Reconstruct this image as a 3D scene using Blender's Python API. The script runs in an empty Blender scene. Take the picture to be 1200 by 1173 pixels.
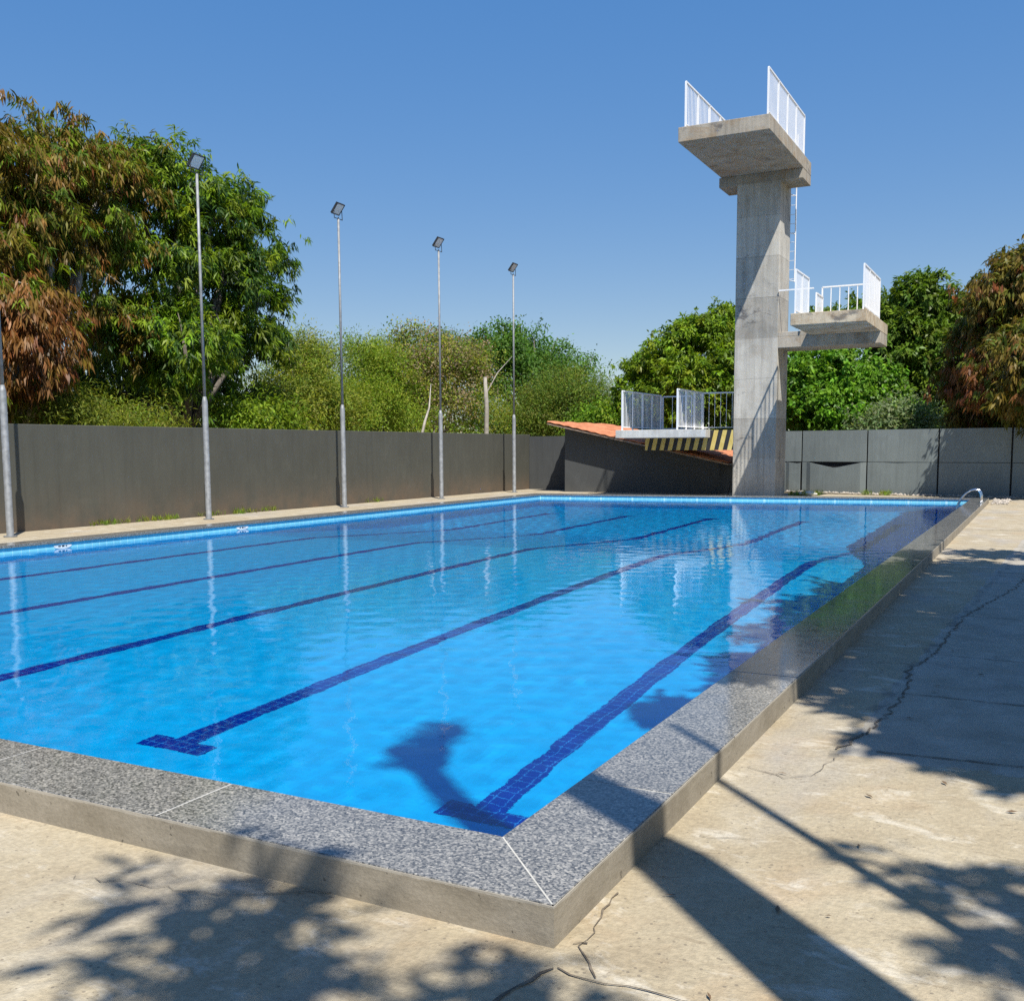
import bpy, bmesh, math, random
import numpy as np
from mathutils import Vector, Matrix
random.seed(7)
rng = np.random.default_rng(11)
S = bpy.context.scene
COL = S.collection

# ------------------------------------------------------------------ camera
F, PX, PY, EYE = 1190.0, 600.0, 645.0, 1.6        # focal length and principal point of the photograph (1200 px wide)
def basis():
    def hz(x): return np.array([x - PX, (525.1 - .005 * (x - 600)) - PY, F])
    up = np.cross(hz(0), hz(1200)); up /= np.linalg.norm(up)
    if up[1] > 0: up = -up
    y = hz(1225); y /= np.linalg.norm(y)
    x = np.cross(y, up); x /= np.linalg.norm(x)
    return np.stack([x, y, up])
RM = basis()
EYEV = np.array([0, 0, EYE])
def ray(px, py): return RM @ np.array([px - PX, py - PY, F])
def at_y(px, py, Y): d = ray(px, py); return EYEV + d * (Y / d[1])
def at_x(px, py, X): d = ray(px, py); return EYEV + d * (X / d[0])
def px_size(p):      # pixels per metre at a point
    return F / (RM.T @ (np.array(p) - EYEV))[2]

cd = bpy.data.cameras.new("camera"); cam = bpy.data.objects.new("camera", cd); COL.objects.link(cam)
r_, u_, b_ = RM @ np.array([1, 0, 0]), RM @ np.array([0, -1, 0]), RM @ np.array([0, 0, -1])
cam.matrix_world = Matrix(((r_[0], u_[0], b_[0], 0), (r_[1], u_[1], b_[1], 0), (r_[2], u_[2], b_[2], EYE), (0, 0, 0, 1)))
cd.sensor_fit = 'HORIZONTAL'; cd.sensor_width = 36; cd.lens = 36 * F / 1200
cd.shift_x = 0; cd.shift_y = (PY - 586.5) / 1200
cd.clip_start = .05; cd.clip_end = 3000
S.camera = cam

# ------------------------------------------------------------------ light
EL, AZ = math.radians(58.2), math.radians(135)      # sun behind the camera, to the right
w = bpy.data.worlds.new("World"); S.world = w; w.use_nodes = True
nt = w.node_tree; bg = nt.nodes["Background"]
sky = nt.nodes.new("ShaderNodeTexSky"); sky.sky_type = 'NISHITA'; sky.sun_disc = False
sky.sun_elevation = EL; sky.sun_rotation = AZ; sky.altitude = 200; sky.air_density = 1.0; sky.dust_density = .35; sky.ozone_density = 3.0
hs = nt.nodes.new('ShaderNodeHueSaturation'); hs.inputs['Saturation'].default_value = 2.65; hs.inputs['Value'].default_value = 2.38; hs.inputs['Hue'].default_value = .516
gm = nt.nodes.new('ShaderNodeGamma'); gm.inputs[1].default_value = .34; nt.links.new(sky.outputs[0], gm.inputs[0]); nt.links.new(gm.outputs[0], hs.inputs['Color']); nt.links.new(hs.outputs[0], bg.inputs[0]); bg.inputs[1].default_value = .1
sd = bpy.data.lights.new("sun", 'SUN'); sun = bpy.data.objects.new("sun", sd); COL.objects.link(sun)
sd.energy = 4.6; sd.angle = math.radians(.53); sd.color = (1, .955, .88)
sv = Vector((math.sin(AZ) * math.cos(EL), math.cos(AZ) * math.cos(EL), math.sin(EL)))
sun.rotation_euler = sv.to_track_quat('Z', 'Y').to_euler(); sun.location = (10, -10, 30)
sd.cycles.is_caustics_light = True
S.view_settings.view_transform = 'Standard'; S.view_settings.look = 'None'
S.view_settings.exposure = .65; S.view_settings.gamma = 1
c = S.cycles
c.max_bounces = 10; c.diffuse_bounces = 4; c.glossy_bounces = 4; c.transmission_bounces = 6; c.transparent_max_bounces = 8
c.caustics_reflective = False; c.caustics_refractive = True; c.sample_clamp_indirect = 4; c.blur_glossy = .5
c.use_denoising = False

# ------------------------------------------------------------------ materials
class NT:
    def __init__(s, name):
        s.m = bpy.data.materials.new(name); s.m.use_nodes = True
        s.t = s.m.node_tree; s.t.nodes.clear()
        s.out = s.n("ShaderNodeOutputMaterial")
    def n(s, kind, **kw):
        nd = s.t.nodes.new(kind)
        for k, v in kw.items():
            if k.startswith('i_'): nd.inputs[k[2:].replace('_', ' ')].default_value = v
            else: setattr(nd, k, v)
        return nd
    def l(s, a, b): s.t.links.new(a, b)
    def pos(s, scale=(1, 1, 1)):
        g = s.n("ShaderNodeNewGeometry"); mp = s.n("ShaderNodeMapping"); mp.inputs['Scale'].default_value = scale
        s.l(g.outputs['Position'], mp.inputs['Vector']); return mp.outputs[0]
    def noise(s, vec, scale, detail=4, rough=.55, dist=0):
        nd = s.n("ShaderNodeTexNoise"); nd.inputs['Scale'].default_value = scale; nd.inputs['Detail'].default_value = detail
        nd.inputs['Roughness'].default_value = rough; nd.inputs['Distortion'].default_value = dist
        s.l(vec, nd.inputs['Vector']); return nd.outputs['Fac']
    def ramp(s, fac, stops, interp='LINEAR'):
        r = s.n("ShaderNodeValToRGB"); r.color_ramp.interpolation = interp
        e = r.color_ramp.elements
        while len(e) < len(stops): e.new(.5)
        for i, (p, cc) in enumerate(stops):
            e[i].position = p; e[i].color = (*cc, 1) if not isinstance(cc, (int, float)) else (cc, cc, cc, 1)
        s.l(fac, r.inputs[0]); return r.outputs[0]
    def mix(s, fac, a, b, mode='MIX'):
        m = s.n("ShaderNodeMix", data_type='RGBA', blend_type=mode)
        for sock, v in ((m.inputs[0], fac), (m.inputs[6], a), (m.inputs[7], b)):
            if hasattr(v, 'links'): s.l(v, sock)
            elif isinstance(v, (int, float)): sock.default_value = v
            else: sock.default_value = (*v, 1)
        return m.outputs[2]
    def math(s, op, a, b=0, cl=False):
        m = s.n("ShaderNodeMath", operation=op, use_clamp=cl)
        for i, v in enumerate((a, b)):
            if hasattr(v, 'links'): s.l(v, m.inputs[i])
            else: m.inputs[i].default_value = v
        return m.outputs[0]
    def sep(s, vec):
        x = s.n("ShaderNodeSeparateXYZ"); s.l(vec, x.inputs[0]); return x.outputs
    def bump(s, h, strength=.3, dist=.02):
        b = s.n("ShaderNodeBump"); b.inputs['Strength'].default_value = strength; b.inputs['Distance'].default_value = dist
        s.l(h, b.inputs['Height']); return b.outputs[0]
    def done(s, color, rough=.8, normal=None, metal=0, spec=.5, coat=0):
        p = s.n("ShaderNodeBsdfPrincipled")
        for k, v in (('Base Color', color), ('Roughness', rough), ('Metallic', metal), ('Specular IOR Level', spec), ('Coat Weight', coat)):
            if hasattr(v, 'links'): s.l(v, p.inputs[k])
            elif k == 'Base Color': p.inputs[k].default_value = (*v, 1)
            else: p.inputs[k].default_value = v
        if normal is not None: s.l(normal, p.inputs['Normal'])
        s.l(p.outputs[0], s.out.inputs[0]); return s.m

def m_plain(name, col, rough=.5, metal=0, var=.12, scale=6):
    t = NT(name); v = t.pos(); f = t.noise(v, scale, 5)
    lo = tuple(x * (1 - var) for x in col); hi = tuple(min(1, x * (1 + var)) for x in col)
    return t.done(t.ramp(f, [(.3, lo), (.7, hi)]), rough, t.bump(t.noise(v, scale * 12, 3), .08, .004), metal)

def m_deck():
    t = NT("worn_concrete"); v = t.pos(); x, y, z = t.sep(v)
    big = t.noise(v, .55, 6, .6); mid = t.noise(v, 3.2, 6, .62, .4); fine = t.noise(v, 38, 4, .7)
    col = t.ramp(big, [(.3, (.33, .27, .175)), (.52, (.41, .35, .24)), (.72, (.48, .42, .31))])
    col = t.mix(.45, col, t.ramp(mid, [(.3, (.29, .23, .15)), (.55, (.40, .34, .235)), (.75, (.52, .47, .37))]))
    rust = t.math('MULTIPLY', t.ramp(t.noise(v, 1.1, 4, .6, .8), [(.55, 0.), (.72, 1.)]), .42)
    col = t.mix(rust, col, (.40, .27, .15))
    greyp = t.math('MULTIPLY', t.ramp(t.noise(t.pos((.8, .35, 1)), 1.4, 5, .6), [(.5, 0.), (.66, 1.)]), .5)
    col = t.mix(greyp, col, (.33, .32, .30))
    col = t.mix(.4, col, t.ramp(fine, [(.3, .38), (.7, 1.12)]), 'MULTIPLY')
    vo = t.n("ShaderNodeTexVoronoi"); vo.inputs['Scale'].default_value = 26; t.l(v, vo.inputs['Vector'])
    spk = t.math('MULTIPLY', t.math('LESS_THAN', vo.outputs['Distance'], .16), t.math('GREATER_THAN', t.noise(v, 2.3, 3), .52))
    col = t.mix(t.math('MULTIPLY', spk, .55), col, (.12, .10, .08))
    pale = t.math('MULTIPLY', t.ramp(t.noise(t.pos((1, 1.6, 1)), 2.6, 6, .68, .5), [(.56, 0.), (.66, 1.)]), .5)
    col = t.mix(pale, col, (.60, .56, .47))
    scuff = t.math('MULTIPLY', t.ramp(t.noise(t.pos((.6, 2.2, 1)), 4.5, 6, .72, 1.2), [(.58, 0.), (.68, 1.)]), .45)
    col = t.mix(scuff, col, (.20, .155, .10))
    col = t.mix(t.math('MULTIPLY', t.math('GREATER_THAN', t.noise(v, 70, 3, .7), .66), .45), col, (.17, .13, .09))
    # the slabs laid along the outer edge of the deck are a greyer mix
    sl = t.math('GREATER_THAN', t.math('ADD', x, t.math('MULTIPLY', t.math('SUBTRACT', mid, .5), .16)), t.math('ADD', -.93, t.math('MULTIPLY', t.math('MAXIMUM', t.math('SUBTRACT', y, 4.8), 0.), .045)))
    sl = t.math('MULTIPLY', sl, t.math('GREATER_THAN', t.math('ADD', y, t.math('MULTIPLY', mid, .2)), 5.5))
    col = t.mix(t.math('MULTIPLY', sl, .62), col, t.ramp(mid, [(.3, (.26, .25, .22)), (.7, (.40, .38, .34))]))
    seam = t.math('LESS_THAN', t.math('ABSOLUTE', t.math('SUBTRACT', t.math('ADD', x, t.math('MULTIPLY', t.math('SUBTRACT', t.noise(v, 2.2, 5, .65), .5), .30)), t.math('ADD', -.95, t.math('MULTIPLY', t.math('SUBTRACT', y, 4.8), .055)))), .035)
    seam = t.math('MULTIPLY', t.math('MULTIPLY', seam, t.math('GREATER_THAN', y, 5.3)), t.ramp(t.noise(v, 5, 4, .6), [(.42, 0.), (.6, .55)]))
    col = t.mix(seam, col, (.14, .13, .11))
    h = t.math('ADD', t.math('MULTIPLY', fine, .5), t.math('MULTIPLY', mid, 1.2))
    return t.done(col, .88, t.bump(h, .6, .025), spec=.25)

def m_granite():
    t = NT("grey_granite"); v = t.pos()
    vo = t.n("ShaderNodeTexVoronoi"); vo.inputs['Scale'].default_value = 112; t.l(v, vo.inputs['Vector'])
    s_ = t.n("ShaderNodeSeparateColor"); t.l(vo.outputs['Color'], s_.inputs[0])
    col = t.ramp(s_.outputs[0], [(.0, (.025, .028, .03)), (.3, (.06, .065, .07)), (.40, (.17, .175, .175)), (.66, (.25, .25, .245)), (.84, (.38, .375, .36)), (1, (.55, .53, .49))])
    n2 = t.noise(v, 95, 3, .7)
    col = t.mix(.45, col, t.ramp(n2, [(.36, (.05, .052, .055)), (.52, (.20, .20, .197)), (.64, (.37, .36, .345))]))
    col = t.mix(.35, col, t.ramp(t.noise(v, 1.1, 5, .65), [(.3, .55), (.7, 1.)]), 'MULTIPLY')
    wn = t.n("ShaderNodeObjectInfo")
    col = t.mix(1., col, (.97, .94, .87), 'MULTIPLY')
    return t.done(col, t.ramp(t.noise(v, 5, 4), [(.3, .055), (.75, .15)]), spec=.5)

def m_concrete(name, base, lift=1.25, streak=1., bumpy=.35, warm=.12):
    t = NT(name); v = t.pos(); x, y, z = t.sep(v)
    a = t.noise(v, .9, 7, .65, .6); b = t.noise(t.pos((3.2, 3.2, .28)), 1.6, 5, .65); f = t.noise(v, 30, 5, .7)
    lo = tuple(q * .48 for q in base); hi = tuple(q * 1.22 for q in base)
    col = t.ramp(a, [(.28, lo), (.5, base), (.72, hi)])
    col = t.mix(.5 * streak, col, t.ramp(b, [(.3, tuple(q * .5 for q in base)), (.55, base), (.78, tuple(q * 1.3 for q in base))]))
    # pour lines
    fr = t.math('FRACT', t.math('DIVIDE', t.math('ADD', z, t.math('MULTIPLY', t.noise(v, 1.2, 2), .05)), lift))
    ln = t.math('LESS_THAN', fr, .014)
    col = t.mix(t.math('MULTIPLY', ln, .5), col, tuple(q * .35 for q in base))
    tint = t.math('FLOOR', t.math('DIVIDE', z, lift)); wn = t.n("ShaderNodeTexWhiteNoise", noise_dimensions='1D'); t.l(tint, wn.inputs['W'])
    col = t.mix(.6, col, t.ramp(wn.outputs['Value'], [(0, .58), (1, 1.1)]), 'MULTIPLY')
    st = t.ramp(t.noise(t.pos((1, 1, 1.6)), 1.1, 6, .72, .25), [(.58, 0.), (.66, 1.)])
    col = t.mix(t.math('MULTIPLY', st, .75), col, (.09, .09, .095))
    drip = t.ramp(t.noise(t.pos((9, 9, .22)), 1.1, 5, .7), [(.55, 0.), (.70, 1.)])
    col = t.mix(t.math('MULTIPLY', drip, .42 * streak), col, tuple(q * .38 for q in base))
    rust = t.ramp(t.noise(t.pos((1, 1, 1.6)), 1.9, 5, .65, .7), [(.48, 0.), (.66, 1.)])
    col = t.mix(t.math('MULTIPLY', rust, warm), col, (.34, .22, .11))
    # board-form lines
    bx = t.math('FRACT', t.math('MULTIPLY', t.math('ADD', x, y), 4.2))
    col = t.mix(t.math('MULTIPLY', t.math('LESS_THAN', bx, .05), .18), col, tuple(q * .4 for q in base))
    col = t.mix(.3, col, t.ramp(f, [(.3, .55), (.7, 1.)]), 'MULTIPLY')
    return t.done(col, .9, t.bump(t.math('ADD', f, t.math('MULTIPLY', a, 2)), bumpy, .02), spec=.2)

def m_render(name, base, dirt=(.22, .17, .11), z0=0., zr=.8, amt=.5):
    """painted render, dirt splashed up from the ground, faint trowel marks"""
    t = NT(name); v = t.pos(); x, y, z = t.sep(v)
    a = t.noise(v, .5, 6, .6); b = t.noise(t.pos((2, 2, .5)), 2.4, 5, .6)
    col = t.ramp(a, [(.3, tuple(q * .86 for q in base)), (.7, tuple(q * 1.14 for q in base))])
    col = t.mix(.3, col, t.ramp(b, [(.3, tuple(q * .8 for q in base)), (.7, tuple(q * 1.2 for q in base))]))
    stk = t.math('MULTIPLY', t.ramp(t.noise(t.pos((5, 5, .18)), 1.3, 5, .7), [(.54, 0.), (.72, 1.)]), .38)
    col = t.mix(stk, col, tuple(q * .62 for q in base))
    lgt = t.math('MULTIPLY', t.ramp(t.noise(t.pos((1.2, 1.2, .9)), 1.1, 6, .7, .6), [(.55, 0.), (.68, 1.)]), .30)
    col = t.mix(lgt, col, tuple(min(1, q * 1.45) for q in base))
    d = t.math('SUBTRACT', 1., t.math('DIVIDE', t.math('SUBTRACT', z, z0), zr), True)
    d = t.math('MULTIPLY', t.math('MULTIPLY', d, d), t.ramp(t.noise(v, 1.7, 5, .65), [(.3, .1), (.7, 1.)]))
    col = t.mix(t.math('MULTIPLY', d, amt), col, dirt)
    return t.done(col, .72, t.bump(t.noise(v, 25, 5, .6), .12, .01), spec=.3)

def m_kerb():
    t = NT("kerb_render"); v = t.pos(); x, y, z = t.sep(v)
    a = t.noise(v, 2.2, 6, .65, .5); b = t.noise(t.pos((1.5, 1.5, 3)), 3, 5, .6); f = t.noise(v, 60, 4, .7)
    col = t.ramp(a, [(.3, (.20, .17, .125)), (.5, (.285, .25, .19)), (.7, (.36, .32, .25))])
    col = t.mix(.45, col, t.ramp(b, [(.3, (.22, .19, .14)), (.7, (.35, .31, .245))]))
    col = t.mix(.35, col, t.ramp(f, [(.3, .5), (.7, 1.1)]), 'MULTIPLY')
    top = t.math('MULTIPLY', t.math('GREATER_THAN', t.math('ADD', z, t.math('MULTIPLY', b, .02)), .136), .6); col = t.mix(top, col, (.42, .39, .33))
    pit = t.math('MULTIPLY', t.math('GREATER_THAN', t.noise(v, 22, 3, .6), .69), .7); col = t.mix(pit, col, (.07, .06, .045))
    return t.done(col, .9, t.bump(t.math('ADD', t.math('MULTIPLY', f, .4), t.math('MULTIPLY', b, 2)), .35, .010), spec=.2)

def m_tile(name, base, grout, size, amp=.15, rough=.25):
    t = NT(name); v = t.pos(); x, y, z = t.sep(v)
    def edge(q):
        f = t.math('FRACT', t.math('DIVIDE', q, size)); return t.math('LESS_THAN', t.math('MINIMUM', f, t.math('SUBTRACT', 1., f)), .028)
    g = t.math('MAXIMUM', edge(x), edge(y))
    n_ = t.noise(v, .45, 4); m_ = t.noise(v, 7, 5, .7)
    col = t.ramp(n_, [(.3, tuple(q * (1 - amp) for q in base)), (.7, tuple(q * (1 + amp) for q in base))])
    col = t.mix(.35, col, t.ramp(m_, [(.3, tuple(q * (1 - amp * 1.6) for q in base)), (.7, tuple(min(1, q * (1 + amp * 1.6)) for q in base))]))
    return t.done(t.mix(g, col, grout), rough, spec=.3)

def m_floor():
    t = NT("light_blue_pool_tile"); v = t.pos()
    col = t.ramp(t.noise(v, .35, 4), [(.3, (.0005, .37, .78)), (.7, (.001, .44, .87))])
    col = t.mix(.5, col, t.ramp(t.noise(v, 9, 5, .7, .6), [(.3, (.0004, .33, .74)), (.7, (.002, .50, .95))]))
    return t.done(col, .35, spec=.2)

def m_water():
    t = NT("pool_water"); v = t.pos()
    h = t.math('ADD', t.math('MULTIPLY', t.noise(t.pos((1., 1.25, 1)), 6.5, 3, .5, .3), .6), t.math('MULTIPLY', t.noise(t.pos((1.3, 1, 1)), 19, 3, .55, .2), .22))
    h = t.math('ADD', h, t.math('MULTIPLY', t.noise(v, 1.3, 2), .35))
    g = t.n("ShaderNodeBsdfGlass"); g.inputs['IOR'].default_value = 1.333; g.inputs['Roughness'].default_value = 0
    g.inputs['Color'].default_value = (.9, .985, 1, 1)
    t.l(t.bump(h, .14, .010), g.inputs['Normal']); t.l(g.outputs[0], t.out.inputs[0]); return t.m

def m_leaf(name, trans=.38, rough=.45):
    t = NT(name); a = t.n("ShaderNodeAttribute", attribute_name="leaf_tint")
    p = t.n("ShaderNodeBsdfPrincipled"); t.l(a.outputs['Color'], p.inputs['Base Color']); p.inputs['Roughness'].default_value = rough; p.inputs['Specular IOR Level'].default_value = .22
    tr = t.n("ShaderNodeBsdfTranslucent"); t.l(t.mix(1., a.outputs['Color'], (1.25, 1.3, .6), 'MULTIPLY'), tr.inputs[0])
    mx = t.n("ShaderNodeMixShader"); mx.inputs[0].default_value = trans
    t.l(p.outputs[0], mx.inputs[1]); t.l(tr.outputs[0], mx.inputs[2]); t.l(mx.outputs[0], t.out.inputs[0]); return t.m

def m_stripes():
    t = NT("yellow_black_stripes"); v = t.pos(); x, y, z = t.sep(v)
    q = t.math('FRACT', t.math('DIVIDE', t.math('SUBTRACT', x, t.math('MULTIPLY', z, .22)), .285))
    n_ = t.noise(v, 5, 5, .65)
    ye = t.ramp(n_, [(.3, (.50, .38, .09)), (.7, (.68, .54, .19))]); bl = t.ramp(n_, [(.3, (.012, .012, .013)), (.7, (.03, .03, .03))])
    return t.done(t.mix(t.math('LESS_THAN', q, .5), bl, ye), .6)

def m_roof():
    t = NT("clay_roof_tiles"); v = t.pos(); f = t.noise(v, 4, 5, .7); vo = t.n("ShaderNodeTexVoronoi"); vo.inputs['Scale'].default_value = 3.2; t.l(v, vo.inputs['Vector'])
    s_ = t.n("ShaderNodeSeparateColor"); t.l(vo.outputs['Color'], s_.inputs[0])
    col = t.mix(.5, t.ramp(f, [(.25, (.24, .08, .035)), (.5, (.44, .165, .075)), (.8, (.56, .27, .15))]), t.ramp(s_.outputs[0], [(0, (.30, .10, .045)), (1, (.52, .22, .11))]))
    return t.done(col, .85, t.bump(f, .3, .01))

def m_bark():
    t = NT("grey_bark"); f = t.noise(t.pos((3, 3, .7)), 4, 6, .7)
    return t.done(t.ramp(f, [(.3, (.06, .05, .04)), (.6, (.17, .145, .115)), (.8, (.30, .27, .23))]), .9, t.bump(f, .6, .03))

def m_ground():
    t = NT("dry_earth"); v = t.pos(); f = t.noise(v, .4, 6, .65)
    return t.done(t.ramp(f, [(.3, (.12, .10, .055)), (.55, (.20, .16, .10)), (.75, (.10, .13, .04))]), .95, t.bump(t.noise(v, 8, 5), .5, .05))

M = dict(deck=m_deck(), granite=m_granite(), tower=m_concrete("board_marked_concrete", (.53, .505, .445)),
         ochre=m_concrete("ochre_stained_concrete", (.62, .53, .39), 9., .8, .35, .65), lime=m_concrete("pale_weathered_concrete", (.70, .68, .62), 9., .7, .35, .1),
         slab=m_concrete("cast_slab_concrete", (.50, .45, .37), 9., 1., .35, .5), kerb=m_kerb(),
         wall=m_render("taupe_painted_wall", (.077, .077, .062), (.17, .115, .075), 0, 1.1, .9), grey=m_render("blue_grey_painted_wall", (.195, .225, .222), (.15, .15, .13), 0, .5, .5),
         shed=m_render("charcoal_painted_wall", (.068, .072, .072), (.12, .11, .09), 0, .5, .4),
         white=m_plain("white_gloss_paint", (.80, .81, .82), .35, 0, .04), galv=m_plain("galvanised_steel", (.25, .26, .265), .6, .3, .25, 9),
         black=m_plain("black_casting", (.025, .027, .03), .45), steel=m_plain("polished_steel", (.62, .63, .64), .22, 1., .05),
         floor=m_floor(), lane=m_tile("navy_lane_tile", (.0002, .020, .27), (.02, .22, .62), .0925, .12),
         band=m_tile("waterline_tile", (.22, .60, .72), (.50, .80, .86), .15, .15), water=m_water(), stripes=m_stripes(), roof=m_roof(), bark=m_bark(), ground=m_ground(),
         leaf=m_leaf("mango_leaf"), fine=m_leaf("feathery_leaf", .42, .6), dark=m_plain("dark_void", (.012, .012, .013), .9),
         joint=m_plain("pale_grout", (.44, .43, .39), .8), crack=m_plain("crack_dirt", (.13, .105, .075), .95, 0, .5, 20), stone=m_plain("rubble_stone", (.36, .32, .27), .9, 0, .35, 9),
         sack=m_plain("white_sack", (.72, .70, .66), .9), pale=m_plain("bleached_trunk", (.31, .28, .235), .9, 0, .25, 5), plate=m_plain("white_plate", (.78, .79, .78), .5), ink=m_plain("black_lettering", (.02, .02, .02), .6))
def m_lens():
    t = NT("lamp_glass"); v = t.pos(); f = t.noise(v, 70, 2)
    return t.done(t.ramp(f, [(.35, (.62, .64, .62)), (.65, (.85, .86, .84))]), .35, spec=.5)
M['lens'] = m_lens()

# ------------------------------------------------------------------ mesh helpers
class MB:
    def __init__(s): s.v, s.f = [], []
    def add(s, vs, fs):
        o = len(s.v); s.v += [tuple(map(float, q)) for q in vs]; s.f += [[i + o for i in f] for f in fs]; return s
    def box(s, x0, x1, y0, y1, z0, z1, sides='all'):
        vs = [(x0, y0, z0), (x1, y0, z0), (x1, y1, z0), (x0, y1, z0), (x0, y0, z1), (x1, y0, z1), (x1, y1, z1), (x0, y1, z1)]
        return s.add(vs, [[3, 2, 1, 0], [4, 5, 6, 7], [0, 1, 5, 4], [1, 2, 6, 5], [2, 3, 7, 6], [3, 0, 4, 7]])
    def tube(s, pts, rad, seg=8, cap=True):
        pts = [Vector(p) for p in pts]; n = len(pts)
        rad = rad if isinstance(rad, (list, tuple)) else [rad] * n
        t0 = (pts[1] - pts[0]).normalized(); ref = Vector((0, 0, 1)) if abs(t0.z) < .9 else Vector((1, 0, 0))
        a = t0.cross(ref).normalized(); vs = []
        for i, p in enumerate(pts):
            t = (pts[min(i + 1, n - 1)] - pts[max(i - 1, 0)]).normalized()
            a = (a - t * a.dot(t)).normalized(); b = t.cross(a)
            for k in range(seg):
                an = 2 * math.pi * k / seg; vs.append(p + (a * math.cos(an) + b * math.sin(an)) * rad[i])
        fs = [[i * seg + k, i * seg + (k + 1) % seg, (i + 1) * seg + (k + 1) % seg, (i + 1) * seg + k] for i in range(n - 1) for k in range(seg)]
        if cap: fs += [list(range(seg))[::-1], [(n - 1) * seg + k for k in range(seg)]]
        return s.add(vs, fs)
    def quad(s, *q): return s.add(q, [list(range(len(q)))])
    def build(s, name, mat, parent=None, smooth=False, bevel=0, seg=2):
        me = bpy.data.meshes.new(name); me.from_pydata(s.v, [], s.f); me.update()
        bm = bmesh.new(); bm.from_mesh(me); bmesh.ops.recalc_face_normals(bm, faces=bm.faces)
        bm.to_mesh(me); bm.free()
        me.materials.append(mat)
        if smooth: me.polygons.foreach_set('use_smooth', [True] * len(me.polygons))
        o = bpy.data.objects.new(name, me); COL.objects.link(o)
        if parent: o.parent = parent
        if bevel:
            b = o.modifiers.new('edge', 'BEVEL'); b.width = bevel; b.segments = seg; b.limit_method = 'ANGLE'
        return o
def tag(o, label=None, cat=None, group=None, kind=None):
    if label: o['label'] = label
    if cat: o['category'] = cat
    if group: o['group'] = group
    if kind: o['kind'] = kind
    return o
def thing(name, label, cat, loc=(0, 0, 0), group=None):
    o = bpy.data.objects.new(name, None); COL.objects.link(o); o.location = loc; o.empty_display_size = .2
    return tag(o, label, cat, group)
def rel(o, parent):          # parts are modelled in world coordinates: keep them there
    o.parent = parent; o.matrix_parent_inverse = Matrix.Translation(-Vector(parent.location)); return o
def copy_tree(o, parent=None):
    c_ = o.copy(); COL.objects.link(c_)
    if parent: c_.parent = parent; c_.matrix_parent_inverse = o.matrix_parent_inverse
    for ch in list(o.children): copy_tree(ch, c_)
    return c_

# ------------------------------------------------------------------ pool outline (measured)
XL, XR, YN, YFL, YFR = -14.2, -1.735, 3.25, 29.1, 31.0     # the far end is a little askew
CW, CT, ZC = .40, .045, .14                                # coping width, slab thickness, height of its top
ZB = .085
def yfar(x): return YFL + (YFR - YFL) * (x - XL) / (XR - XL)
ring_in = [(XL, YN), (XR, YN), (XR, YFR), (XL, YFL)]
ring_out = [(XL - CW, YN - CW - .02), (XR + CW, YN - CW - .02), (XR + CW, YFR + CW), (XL - CW, YFL + CW)]

# ground and deck: sheets with a hole for the pool
def ring_sheet(name, outer, z, mat, inner=None):
    mb = MB(); inn = inner or ring_out
    vi = [(x, y, z) for x, y in inn]; vo = [(x, y, z) for x, y in outer]
    mb.add(vi + vo, [[0, 1, 5, 4], [1, 2, 6, 5], [2, 3, 7, 6], [3, 0, 4, 7]])
    return mb.build(name, mat)
def rect(x0, x1, y0, y1): return [(x0, y0), (x1, y0), (x1, y1), (x0, y1)]
tag(ring_sheet('ground', rect(-900, 900, -600, 1500), -.012, M['ground'], [(XL - CW + .05, YN - CW + .05), (XR + CW - .05, YN - CW + .05), (XR + CW - .05, YFR + CW - .05), (XL - CW + .05, YFL + CW - .05)]), kind='structure')
tag(ring_sheet('pool_deck', [(-17.9, -6), (7, -6), (7, 34.6), (-17.9, 35.6)], -.004, M['deck'], [(XL - CW + .05, YN - CW + .05), (XR + CW - .05, YN - CW + .05), (XR + CW - .05, YFR + CW - .05), (XL - CW + .05, YFL + CW - .05)]), kind='structure')
# slab joints and cracks in the deck: thin sunken-looking dirt lines lying on it
def wander(pts, step=.06, amp=.012, wid=.007, seed=1):
    r = random.Random(seed); out = []
    for (a, b) in zip(pts[:-1], pts[1:]):
        n = max(2, int(math.dist(a, b) / step))
        for i in range(n):
            t = i / n; out.append((a[0] + (b[0] - a[0]) * t + r.gauss(0, amp), a[1] + (b[1] - a[1]) * t + r.gauss(0, amp)))
    out.append(pts[-1]); vs = []; fs = []
    for i, p in enumerate(out):
        q = out[min(i + 1, len(out) - 1)]; o_ = out[max(i - 1, 0)]
        d = Vector((q[0] - o_[0], q[1] - o_[1])); d = d.normalized() if d.length else Vector((1, 0)); n_ = Vector((-d.y, d.x)) * wid * r.uniform(.35, 1.5)
        vs += [(p[0] + n_.x, p[1] + n_.y, 0), (p[0] - n_.x, p[1] - n_.y, 0)]
        if i: fs.append([2 * i - 2, 2 * i - 1, 2 * i + 1, 2 * i])
    return vs, fs
mb = MB()
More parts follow.
